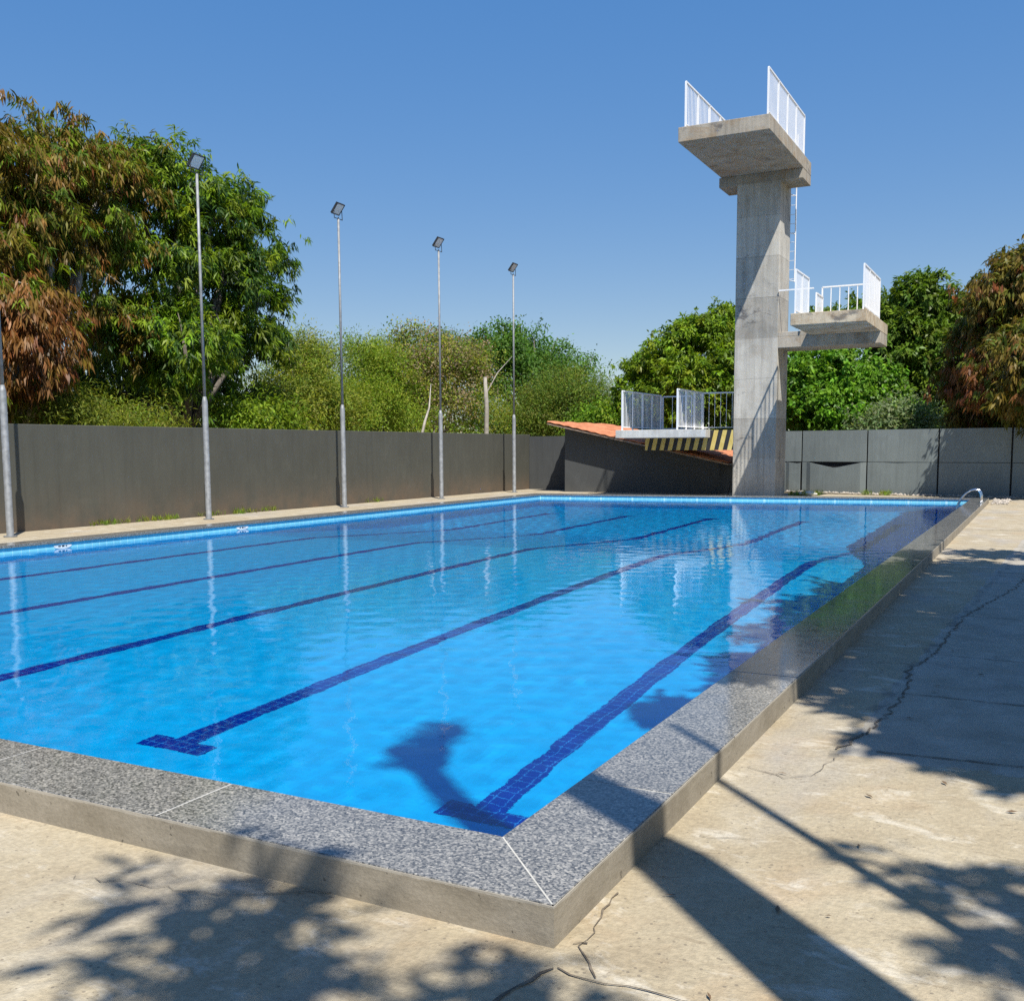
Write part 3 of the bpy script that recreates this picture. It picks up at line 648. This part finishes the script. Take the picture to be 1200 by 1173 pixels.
def limbs(base, lobes, r0, parent, name='trunk', mat=None, forkz=.35):
    mbx = MB(); base = Vector(base); cen = Vector(np.mean([l[0] for l in lobes], 0)); fork = base.lerp(cen, forkz); fork.x = base.x * .7 + fork.x * .3; fork.y = base.y * .7 + fork.y * .3
    mbx.tube([base, base.lerp(fork, .5) + Vector((random.uniform(-.1, .1), random.uniform(-.1, .1), 0)), fork], [r0 * 1.25, r0, r0 * .85], 10)
    for l in lobes:
        c_ = Vector(l[0]); mid = fork.lerp(c_, .5) + Vector((random.uniform(-.3, .3), random.uniform(-.3, .3), random.uniform(-.1, .4)))
        mbx.tube([fork - Vector((0, 0, .1)), mid, c_], [r0 * .6, r0 * .38, r0 * .16], 7)
        rr = l[1] if not hasattr(l[1], '__len__') else min(l[1])
        for _ in range(4):
            d = Vector((random.gauss(0, 1), random.gauss(0, 1), random.gauss(.4, .8))).normalized() * rr * random.uniform(.6, .95)
            s_ = mid.lerp(c_, random.uniform(.2, 1)); mbx.tube([s_, s_ + d * .5 + Vector((0, 0, .12)), s_ + d], [r0 * .17, r0 * .11, r0 * .04], 5)
    return rel(mbx.build(name, mat or M['bark'], smooth=True), parent)
def px_lobes(lst, plane, v, flat=1.):
    """lobes given where they stand in the photograph on a plane, with real radii and their own depth"""
    out = []
    for (px, py, rp, dz) in lst:
        p = at_x(px, py, v - dz) if plane == 'x' else at_y(px, py, v + dz)
        r = rp / px_size(p); out.append((tuple(p), (r * (1 + (1 - flat) * .35), r * (1 + (1 - flat) * .35), r * flat)))
    return out
GREEN = [(.12, .19, .012), (.17, .25, .015), (.21, .29, .02), (.09, .155, .014)]
LIME = [(.20, .32, .02), (.17, .29, .02), (.11, .21, .018)]
BROWN = [(.20, .085, .022), (.23, .11, .028), (.16, .06, .018), (.25, .13, .035)]
OLIVE = [(.15, .12, .016), (.185, .135, .02), (.10, .115, .014), (.21, .15, .028)]
DARK = [(.035, .075, .018), (.05, .10, .02), (.04, .085, .014)]
FEATH = [(.22, .26, .025), (.27, .29, .03), (.17, .23, .03), (.24, .25, .05), (.14, .21, .025)]
BLUEG = [(.09, .19, .03), (.12, .23, .035), (.075, .16, .03)]
PALE = [(.19, .25, .11), (.15, .22, .08), (.22, .28, .14)]
DRY = [(.30, .22, .13), (.26, .20, .10), (.34, .25, .16), (.14, .16, .04)]

def tree(name, label, cat, base, lobes, n, tints, group=None, mat='leaf', r0=.22, holes=.35, fill=.5, tintfn=None, drfn=None, trunk=True, bark=None, forkz=.35, rag=.08, clump=7, cs=.24, spray=None, **kw):
    t = thing(name, label, cat, base, group)
    p, d = lobes_clusters(lobes, n, fill, holes, rag=rag, clump=clump, cs=cs)
    if spray:
        p2, d2 = lobes_clusters(spray, 6 * len(spray), .8, 0); p = np.concatenate([p, p2]); d = np.concatenate([d, d2]); n = len(p)
    tint = hsv_jit(tints, n)
    if tintfn is not None: tint = tintfn(p, d, tint)
    dr = drfn(p, tint) if drfn else kw.pop('droop', .7)
    kw.pop('droop', None)
    o_ = leaf_mesh('crown', p, d, tint, M[mat], parent=t, droop=dr, **kw)
    if trunk: limbs(base, lobes, r0, t, mat=bark, forkz=forkz)
    if spray:
        for l in spray:
            mbx = MB()
            q = Vector(l[0]); near = sorted(lobes, key=lambda m_: (Vector(m_[0]) - q).length)[0]; a_ = Vector(near[0]); a_ = a_.lerp(q, .35)
            md = a_.lerp(q, .55) + Vector((random.uniform(-.15, .15), random.uniform(-.15, .15), -.12)); mbx.tube([a_, md, q], [.03, .02, .008], 6)
            rel(mbx.build('twig', bark or M['bark'], smooth=True), t)
    return t
def proj_xy(p):
    c_ = (p - EYEV) @ RM; return PX + F * c_[:, 0] / c_[:, 2], PY + F * c_[:, 1] / c_[:, 2]

# two old mango trees behind the left wall
LB = px_lobes([(60, 212, 66, 1.2), (-30, 185, 62, .5), (120, 195, 36, 1.4), (20, 260, 85, 1.5), (115, 235, 72, 1.5), (35, 395, 66, -.7), (-40, 330, 85, .5), (110, 345, 46, 1.2), (60, 450, 45, .3), (-30, 430, 60, .2)], 'x', -21.6)
SPRAY = px_lobes([(38, 128, 12, .9), (22, 120, 9, .9), (48, 138, 8, .8), (68, 125, 9, .9), (85, 140, 12, .8), (96, 136, 8, .8), (5, 150, 14, .8), (14, 145, 10, .8), (80, 160, 14, 1.), (30, 160, 16, 1.), (55, 158, 14, 1.), (2, 110, 10, .8)], 'x', -21.6)
def brown_tint(p, d, tint):
    x, y = proj_xy(p); n = len(p); u = rng.random(n)
    dead = (np.exp(-((x - 40) / 70) ** 2 - ((y - 400) / 65) ** 2) * 1.25); dead = np.maximum(dead, .10 + .0 * x)
    b = hsv_jit(BROWN, n); g = hsv_jit(GREEN, n, .1, .2)
    tint = np.where((u < dead)[:, None], b, tint); return np.where(((rng.random(n) < .30) & (u > dead))[:, None], g, tint)
tree('mango_tree', 'tallest mango tree at the left edge, its leaves scorched brown and bronze', 'tree', tuple(np.array(at_x(30, 560, -22.2)) * [1, 1, 0]), LB, 4900, OLIVE, 'mango trees round the pool', holes=.44, clump=8, cs=.25, r0=.26, bark=M['pale'], tintfn=brown_tint, spray=SPRAY,
     drfn=lambda p, t: np.where(t[:, 0] > t[:, 1] * 1.2, 1.7, .95), m=14, length=.25, width=.024, fill=.55)
LG = px_lobes([(150, 195, 48, 2.0), (205, 215, 52, 1.4), (250, 255, 48, .8), (180, 300, 75, 1.6), (262, 320, 50, .6), (302, 285, 36, .6), (312, 345, 27, .5), (215, 400, 58, -.3), (160, 380, 50, .8), (285, 385, 34, .4), (250, 432, 20, .2), (185, 440, 18, .4), (318, 400, 20, .3), (130, 440, 50, 3.4), (200, 450, 50, 3.4), (265, 455, 44, 3.4), (315, 462, 30, 3.2), (90, 450, 45, 3.6), (230, 400, 50, 3.6), (272, 225, 22, .9), (296, 238, 15, .8), (325, 300, 14, .6)], 'x', -21.8)
def green_tint(p, d, tint):
    x, y = proj_xy(p); n = len(p); u = rng.random(n)
    lime = np.exp(-((x - 205) / 40) ** 2 - ((y - 385) / 28) ** 2); dead = np.exp(-((x - 158) / 18) ** 2 - ((y - 390) / 40) ** 2) * .8 + np.exp(-((x - 140) / 45) ** 2 - ((y - 235) / 45) ** 2) * .6
    tint = np.where((u < lime * .9)[:, None], hsv_jit(LIME, n), tint); tint = np.where((rng.random(n) < .3)[:, None], hsv_jit(DARK, n), tint); return np.where((rng.random(n) < dead)[:, None], hsv_jit(OLIVE + BROWN[:1], n), tint)
tree('mango_tree', 'broad green mango tree behind the taupe wall, drooping glossy leaves', 'tree', tuple(np.array(at_x(215, 560, -22.6)) * [1, 1, 0]), LG, 6300, GREEN, 'mango trees round the pool', holes=.42, clump=8, cs=.26, r0=.24, tintfn=green_tint, m=13, length=.24, width=.028, droop=.8, fill=.55)
# feathery thicket beyond the wall, tree by tree
def thicket(label, lst, X, n, tints, holes=.33, leafm=16, L=.14, W_=.022, name='thicket_tree', bark=None, r0=.05, droop=.15, twig=.22, plane='x', fill=.7, trunk=True, mat='fine', group='feathery trees beyond the wall', spread=1.2, flat=.72):
    lb = px_lobes(lst + ([(q[0] + random.uniform(-.9, .9) * q[2], q[1] - q[2] * random.uniform(.55, 1.0), q[2] * random.uniform(.22, .4), q[3] + random.uniform(-.3, .3)) for q in lst for _ in range(2)] if n > 1000 else []), plane, X, flat); b = np.mean([l[0] for l in lb], 0); b[2] = 0
    return tree(name, label, 'tree', tuple(b), lb, n, tints, group, mat, r0=r0, holes=holes, fill=fill, trunk=trunk, bark=bark, rag=.35, clump=9, cs=.34, m=leafm, length=L, width=W_, droop=droop, twig=twig, spread=spread)
thicket('low yellow green bamboo clump under the scorched mango tree', [(85, 482, 20, 0), (105, 476, 17, 0), (62, 491, 14, .2)], -20.4, 380, [(.15, .19, .02), (.19, .21, .025), (.11, .15, .02)], L=.14, W_=.012, droop=.5, r0=.03)
thicket('small bamboo clump at the foot of the green mango tree', [(165, 490, 18, 0), (140, 493, 16, .3), (190, 494, 12, 0)], -20.6, 330, FEATH, L=.14, W_=.012, droop=.5, r0=.03)
thicket('low leafy bush filling the gap under the green mango crown', [(290, 490, 18, 0), (262, 494, 14, .3), (316, 486, 18, .3)], -20.8, 360, GREEN, L=.18, W_=.03, droop=.5, r0=.03)
thicket('feathery yellow green tree just right of the green mango tree', [(345, 450, 42, 0), (365, 425, 34, .5), (335, 490, 34, -.6), (385, 480, 36, -.5)], -24.5, 2600, FEATH)
thicket('pale thin topped tree rising behind the feathery thicket', [(360, 415, 22, 0), (385, 412, 18, .2), (345, 420, 15, .2), (415, 420, 16, 0)], -30., 420, [(.20, .20, .10), (.17, .19, .08)], holes=.5)
thicket('yellow green feathery tree behind the second full lamp pole', [(415, 455, 42, 0), (440, 430, 32, .3), (405, 490, 34, -.5), (455, 480, 40, -.3)], -25.5, 2600, [(.15, .24, .02), (.20, .28, .025), (.24, .29, .03)])
thicket('green flat topped tree above the middle of the thicket', [(440, 412, 20, 0), (465, 415, 22, .3), (425, 420, 14, 0)], -28., 600, LIME + FEATH, holes=.35)
thicket('dry pinkish tree with seed pods between the third pole and its neighbours', [(485, 430, 40, 0), (515, 420, 36, .5), (500, 465, 42, -.3), (535, 455, 36, 0), (545, 420, 26, .4)], -25.5, 2000, DRY + FEATH, holes=.3, L=.13, W_=.04, bark=M['pale'])
thicket('thin grey green treetop showing over the dry tree', [(465, 405, 9, 0), (500, 400, 13, 0), (520, 396, 13, .2), (540, 402, 10, 0)], -31., 330, [(.12, .17, .11), (.10, .15, .09)], holes=.45)
thicket('wide umbrella crowned tree standing highest in the thicket', [(585, 403, 26, 0), (562, 425, 24, .8), (615, 398, 22, .6), (610, 425, 32, -.4), (640, 417, 26, .3), (580, 448, 24, .5), (660, 432, 24, .4), (688, 428, 15, .6), (600, 390, 14, 0), (655, 405, 10, .2), (630, 450, 30, .6), (672, 455, 22, 0), (556, 405, 14, .3)], -27.5, 2100, BLUEG, holes=.30, L=.2, W_=.05, r0=.13, flat=.42)
thicket('fine leaved green tree behind the fourth lamp pole', [(570, 490, 32, 0), (612, 484, 34, 0), (590, 505, 26, -.4), (640, 495, 26, .2)], -24.5, 1900, FEATH + BLUEG[:1])
thicket('dense olive tree above the clay tile roof', [(652, 472, 36, 0), (690, 466, 32, 0), (660, 494, 30, -.3), (710, 480, 26, .2), (640, 490, 30, 0)], 46., 2900, [(.13, .20, .025), (.17, .23, .03), (.10, .17, .03), (.20, .22, .04)], plane='y')
thicket('low bright bush between the shed roof and the low platform', [(700, 490, 18, 0), (722, 485, 18, .3), (745, 492, 16, 0)], 42.5, 420, LIME, plane='y', L=.2, W_=.04, r0=.03)
bt = thing('bare_trunk', 'bleached bare tree trunk standing behind the wall beside the fourth lamp pole', 'tree trunk', (-22, 33, 0))
p0, p1 = at_x(570, 512, -22), at_x(568.5, 442, -22)
rel(MB().tube([(p0[0], p0[1], 0), tuple(p0), tuple((p0 + p1) / 2 + np.array([.05, 0, 0])), tuple(p1)], [.12, .105, .10, .075], 9).build('stem', M['pale'], smooth=True), bt)
q = at_x(600, 418, -22); rel(MB().tube([tuple(p0 * .3 + p1 * .7), tuple(at_x(583, 437, -22)), tuple(q)], [.03, .022, .008], 6).build('branch', M['pale'], smooth=True), bt)
db = thing('dead_branch', 'pale dead branch leaning over the wall right of the second full lamp pole', 'branch', (-21, 26, 0))
rel(MB().tube([tuple(at_x(494, 512, -20.5)), tuple(at_x(498, 494, -20.6)), tuple(at_x(503, 478, -20.8)), tuple(at_x(505, 450, -21))], [.06, .05, .035, .012], 7).build('stem', M['pale'], smooth=True), db)

# trees behind the back wall
RT = px_lobes([(790, 420, 40, 0), (825, 395, 36, .5), (762, 440, 30, .3), (850, 385, 30, 1), (810, 455, 46, -1), (770, 470, 32, -.6), (850, 440, 46, -.5), (740, 450, 20, .5), (733, 440, 14, 1), (880, 400, 30, 1)], 'y', 42)
tree('mango_tree', 'round dark green mango tree left of the tower above the low platform', 'tree', tuple(np.array(at_y(805, 560, 42.5)) * [1, 1, 0]), RT, 4200, GREEN + LIME[:1], 'mango trees round the pool', holes=.27, r0=.24, m=12, length=.24, width=.045, droop=.55, fill=.5)
RT2 = px_lobes([(950, 450, 40, 0), (990, 440, 38, 0), (1020, 455, 34, .3), (965, 480, 36, -1), (1010, 485, 34, -1), (930, 430, 30, .8), (1045, 470, 24, .3), (925, 490, 26, -1), (985, 415, 22, .5), (895, 460, 40, 1), (870, 480, 34, 1)], 'y', 41)
tree('leafy_tree', 'bright green leafy tree under the middle platform, right of the tower', 'tree', tuple(np.array(at_y(975, 560, 41.5)) * [1, 1, 0]), RT2, 4200, [(.12, .25, .02), (.16, .30, .025), (.10, .22, .02)], None, holes=.24, r0=.2, m=12, length=.2, width=.05, droop=.35, fill=.5)
RT3 = px_lobes([(1075, 355, 36, 0), (1045, 365, 28, .3), (1108, 370, 32, .3), (1065, 400, 42, -.5), (1100, 420, 40, -.2), (1070, 445, 40, -.3), (1040, 420, 30, .5), (1100, 460, 36, 0), (1000, 375, 24, 1.5), (965, 375, 16, 2)], 'y', 45)
tree('mango_tree', 'dark round mango tree rising behind the right end of the middle platform', 'tree', tuple(np.array(at_y(1075, 560, 45.5)) * [1, 1, 0]), RT3, 4600, [(.11, .18, .018), (.14, .215, .02), (.085, .145, .016)], 'mango trees round the pool', holes=.25, r0=.26, m=12, length=.26, width=.05, droop=.55, fill=.5)
RT4 = px_lobes([(1150, 400, 34, 2.6), (1132, 440, 28, 2.6), (1145, 345, 12, 2.6), (1158, 372, 20, 2.4), (1165, 450, 36, 2.6), (1140, 470, 26, 3.2), (1190, 480, 34, 3.0)], 'y', 34.7)
RT4 += px_lobes([(1185, 345, 44, 1.4), (1215, 320, 50, 1.2), (1190, 420, 48, 1.2), (1230, 420, 60, .3), (1290, 380, 70, .3), (1240, 450, 46, .2), (1300, 450, 56, -.6), (1215, 436, 40, -.6), (1255, 425, 50, -1.2), (1178, 432, 30, -.5), (1200, 448, 30, -.6), (1168, 448, 24, -.2), (1245, 450, 40, -.9), (1205, 415, 40, -1.0), (1225, 440, 34, -1.6)], 'y', 34.7)
def rt_tint(p, d, tint):
    x, y = proj_xy(p); n = len(p); u = rng.random(n)
    dead = .8 * np.exp(-((x - 1130) / 30) ** 2 - ((y - 445) / 42) ** 2) + .05
    return np.where((u < dead)[:, None], hsv_jit([(.26, .11, .035), (.22, .09, .035), (.29, .14, .05)], n), tint)
tree('mango_tree', 'bronze brown mango tree at the right edge above the panelled wall', 'tree', tuple(np.array(at_y(1215, 560, 36.6)) * [1, 1, 0]), RT4, 9500, [(.165, .13, .022), (.19, .14, .026), (.125, .125, .018), (.21, .15, .035), (.10, .12, .018)], 'mango trees round the pool', holes=.27, r0=.26, tintfn=rt_tint, drfn=lambda p, t: np.where(t[:, 0] > t[:, 1] * 1.3, 1.6, .8), m=12, length=.24, width=.036, fill=.5)
thicket('grey green rounded shrub peeping over the panelled wall', [(1045, 490, 24, 0), (1070, 485, 20, .2), (1025, 498, 18, 0), (1085, 497, 16, 0), (1012, 492, 12, 0)], 38.8, 700, PALE, plane='y', L=.16, W_=.04, r0=.03, name='shrub', group=None, holes=.15, droop=.1, leafm=14)

# trees standing behind the camera: the photo shows their shade on the deck
def shade_tree(label, base, lobes, n, **kw):
    return tree('mango_tree', label, 'tree', base, lobes, n, GREEN, 'mango trees round the pool', r0=.10, clump=4, cs=.13, **kw)
shade_tree('mango tree behind the photographer whose leaf shade dapples the near deck', (3.0, -2.5, 0), [((1.35, -.95, 7.2), (.75, .55, .45)), ((.75, -.75, 7.0), (.5, .4, .35)), ((1.9, -.35, 7.0), (.35, .35, .3)), ((3.0, .75, 7.0), (.3, .2, .2)), ((3.3, .2, 7.0), (.3, .25, .2)), ((3.4, -2.6, 7.5), (1.0, 1.0, .6)), ((.45, -.55, 6.9), (.3, .25, .2))], 225, spray=[((2.72, 1.0, 7.0), (.3, .2, .15)), ((3.05, .8, 7.1), (.3, .2, .15)), ((3.25, .3, 7.0), (.3, .2, .15)), ((2.8, .5, 6.9), (.22, .16, .12))], m=10, length=.24, width=.036, droop=.7, holes=.06, fill=.8, forkz=.5)
shade_tree('mango tree on the right deck whose crown shades the path', (5.6, 3.2, 0), [((4.0, 1.0, 7.0), (.9, .7, .6)), ((4.4, 2.4, 7.4), (1.3, 1.0, .9)), ((3.0, 2.5, 7.4), (.8, .6, .6)), ((2.75, 3.6, 7.2), (.8, .6, .7)), ((4.0, 3.6, 7.4), (1.3, 1.1, .9)), ((2.3, 4.9, 7.2), (1.3, 1.1, .9)), ((4.4, 5.2, 7.4), (1.3, 1.1, .9)), ((.9, 3.9, 6.5), (.2, .14, .12)), ((5.2, 2.2, 7.5), (1.2, 1.2, 1.0))], 4000, m=12, length=.25, width=.05, droop=.6, holes=.16, fill=1.)
shade_tree('mango tree farther along the right deck with spreading low crown', (5.8, 9, 0), [((2.2, 6.4, 7.2), (1.3, 1.2, .9)), ((2.3, 8.2, 7.2), (1.4, 1.4, .9)), ((2.2, 10.0, 7.0), (1.4, 1.2, .9)), ((4.2, 7.4, 7.6), (1.6, 1.6, 1.0)), ((4.2, 10, 7.6), (1.6, 1.6, 1.0)), ((2.5, 11.6, 6.8), (1.3, .9, .8)), ((4.5, 12.0, 7), (1.3, 1.2, .8)), ((2.6, 13.6, 6.8), (.9, .5, .5))], 5200, m=12, length=.25, width=.05, droop=.6, holes=.24, fill=1.)
ft = thing('pruned_tree', 'stout pruned trunk behind the camera casting the broad shadow across the corner', 'tree', (1.26, 1.2, 0))
u = Vector((-.7071, .7071, 0)); n_ = Vector((.7071, .7071, 0))
bs = Vector((1.30, 1.22, 0))
trk = MB().tube([bs, bs + Vector((.0, 0, 3)), bs - n_ * .05 + Vector((0, 0, 5.6)), bs - n_ * .40 + Vector((0, 0, 8.2)), bs - n_ * .47 + Vector((0, 0, 9.6))], [.25, .21, .17, .105, .10], 14)
trk.tube([bs - n_ * .38 + Vector((0, 0, 9.2)), bs - n_ * .24 + Vector((0, 0, 9.9)), bs - n_ * .08 + Vector((0, 0, 10.2))], [.10, .09, .085], 10)
trk.tube([bs - n_ * .40 + Vector((0, 0, 9.2)), bs - n_ * .55 + Vector((0, 0, 9.7))], [.13, .10], 10)
rel(trk.build('trunk', M['bark'], smooth=True), ft)
pp, dd = lobes_clusters([(bs - n_ * .52 + Vector((0, 0, 9.5)), (.14, .14, .2)), (bs - n_ * .13 + Vector((0, 0, 10.15)), (.15, .12, .14)), (bs - n_ * .36 + Vector((0, 0, 9.85)), (.12, .12, .15))], 44, .8, 0)
leaf_mesh('crown', pp, dd, hsv_jit(GREEN, 44), M['leaf'], m=9, length=.10, width=.03, droop=.3, parent=ft)

# ------------------------------------------------------------------ small things at the far end and along the walls
vs_all = MB(); r = random.Random(3)
for k in range(420):
    if k < 330: t = r.uniform(.1, .86); p = WA + dv * t + nv * r.uniform(.06, .75 if t > .3 else .5); x, y = p
    else: x, y = r.uniform(-1.25, -.85), r.uniform(30.6, 33.2)
    s_ = r.uniform(.02, .07); vs = []
    for q in ((1, 0, 0), (0, 1, 0), (-1, 0, 0), (0, -1, 0), (0, 0, 1), (0, 0, -.5)): vs.append((x + q[0] * s_ * r.uniform(.7, 1.4), y + q[1] * s_ * r.uniform(.7, 1.4), .015 + q[2] * s_ * r.uniform(.5, 1.)))
    vs_all.add(vs, [[0, 1, 4], [1, 2, 4], [2, 3, 4], [3, 0, 4], [1, 0, 5], [2, 1, 5], [3, 2, 5], [0, 3, 5]])
tag(vs_all.build('gravel', M['stone']), 'loose pale rubble along the foot of the panelled wall', 'gravel', kind='stuff')
sp = at_y(944, 578, 34.2)
bm = bmesh.new(); bmesh.ops.create_icosphere(bm, subdivisions=3, radius=1)
for v in bm.verts:
    v.co.x *= .40; v.co.y *= .2; v.co.z *= .085 * (1 + .3 * math.sin(v.co.x * 9)); v.co.z = max(v.co.z, -.05); v.co.z *= 1 - .5 * max(0, v.co.x)
me = bpy.data.meshes.new('sack'); bm.to_mesh(me); bm.free(); me.materials.append(M['sack']); me.polygons.foreach_set('use_smooth', [True] * len(me.polygons))
sk = bpy.data.objects.new('sack', me); COL.objects.link(sk); sk.location = (sp[0], sp[1], .05); tag(sk, 'flat white sack lying on the ground right of the tower foot', 'sack')
rp = at_y(851, 572, 33.2)
tag(MB().tube([(rp[0] - .05, 33.6, 0), (rp[0] + .02, 33.6, .3), (rp[0] + .05, 33.6, .42), (rp[0] + .03, 33.6, .46), (rp[0] - .01, 33.6, .42)], .012, 6).build('bent_rod', M['dark']), 'thin bent metal rod sticking up beside the tower foot', 'rod')
# weeds at wall feet: tufts of grass
def tufts(name, spots, n, h, label):
    P = np.array([spots[rng.integers(0, len(spots))] for _ in range(n)], float) + rng.normal(0, .08, (n, 3)) * [1, 2.2, 0]; P[:, 2] = 0
    D = np.tile([[0, 0, 1.]], (n, 1)); o = leaf_mesh(name, P, D, hsv_jit(LIME + FEATH, n), M['fine'], m=9, length=h, width=.006, droop=-.6, spread=.7, twig=.03)
    return tag(o, label, 'weeds', kind='stuff')
spots = [(-17.86, y, 0) for y in (15.2, 15.6, 16.4, 16.8, 17.1, 18.4, 19.2, 19.6, 20.5, 25.2)]
tufts('grass', spots, 130, .11, 'short green weeds along the foot of the taupe wall')
tufts('grass', [(-7.3, 34, 0), (-7.0, 34.1, 0), (-6.6, 34.3, 0), (-5.2, 35.2, 0), (-4.6, 35.3, 0)], 90, .16, 'dry weeds around the white sack by the panelled wall')
# leaf litter on the near deck
mb = MB()
for k in range(150):
    x, y = random.uniform(-4.6, .6), random.uniform(1.9, 9)
    if not (y < 2.75 or x > -1.25): continue
    if random.random() < .5 and y < 2.75: y = 2.80 - abs(random.gauss(0, .12))
    a_ = random.uniform(0, 6.28); l_ = random.uniform(.006, .03); w_ = l_ * random.uniform(.15, .45); dx, dy = math.cos(a_), math.sin(a_); z_ = .004
    mb.quad((x - dx * l_, y - dy * l_, z_), (x + dy * w_, y - dx * w_, z_ + random.uniform(0, .006)), (x + dx * l_, y + dy * l_, z_ + .004), (x - dy * w_, y + dx * w_, z_ + random.uniform(0, .006)))
tag(mb.build('leaf_litter', m_plain("dry_leaf", (.13, .08, .04), .8, 0, .5, 5)), 'scattered dry leaf scraps on the pale deck', 'leaf litter', kind='stuff')

# far wood closing the view between the nearer trees
lob = [((-46 + rng.uniform(-4, 4), y, rng.uniform(1.5, 3)), (4, 4, rng.uniform(2.5, 4.5))) for y in range(-10, 75, 5)] + [((x, 72 + rng.uniform(-4, 4), rng.uniform(1.5, 3)), (4, 4, rng.uniform(2.5, 4))) for x in range(-46, 40, 5)]
p, d = lobes_clusters(lob, 5200, .9, .05)
o = leaf_mesh('woods', p, d, hsv_jit(FEATH + GREEN, len(p)), M['fine'], m=9, length=.5, width=.13, droop=.3, twig=.5)
tag(o, 'far mass of mixed green trees beyond the wall and the shed', 'woods', kind='stuff')
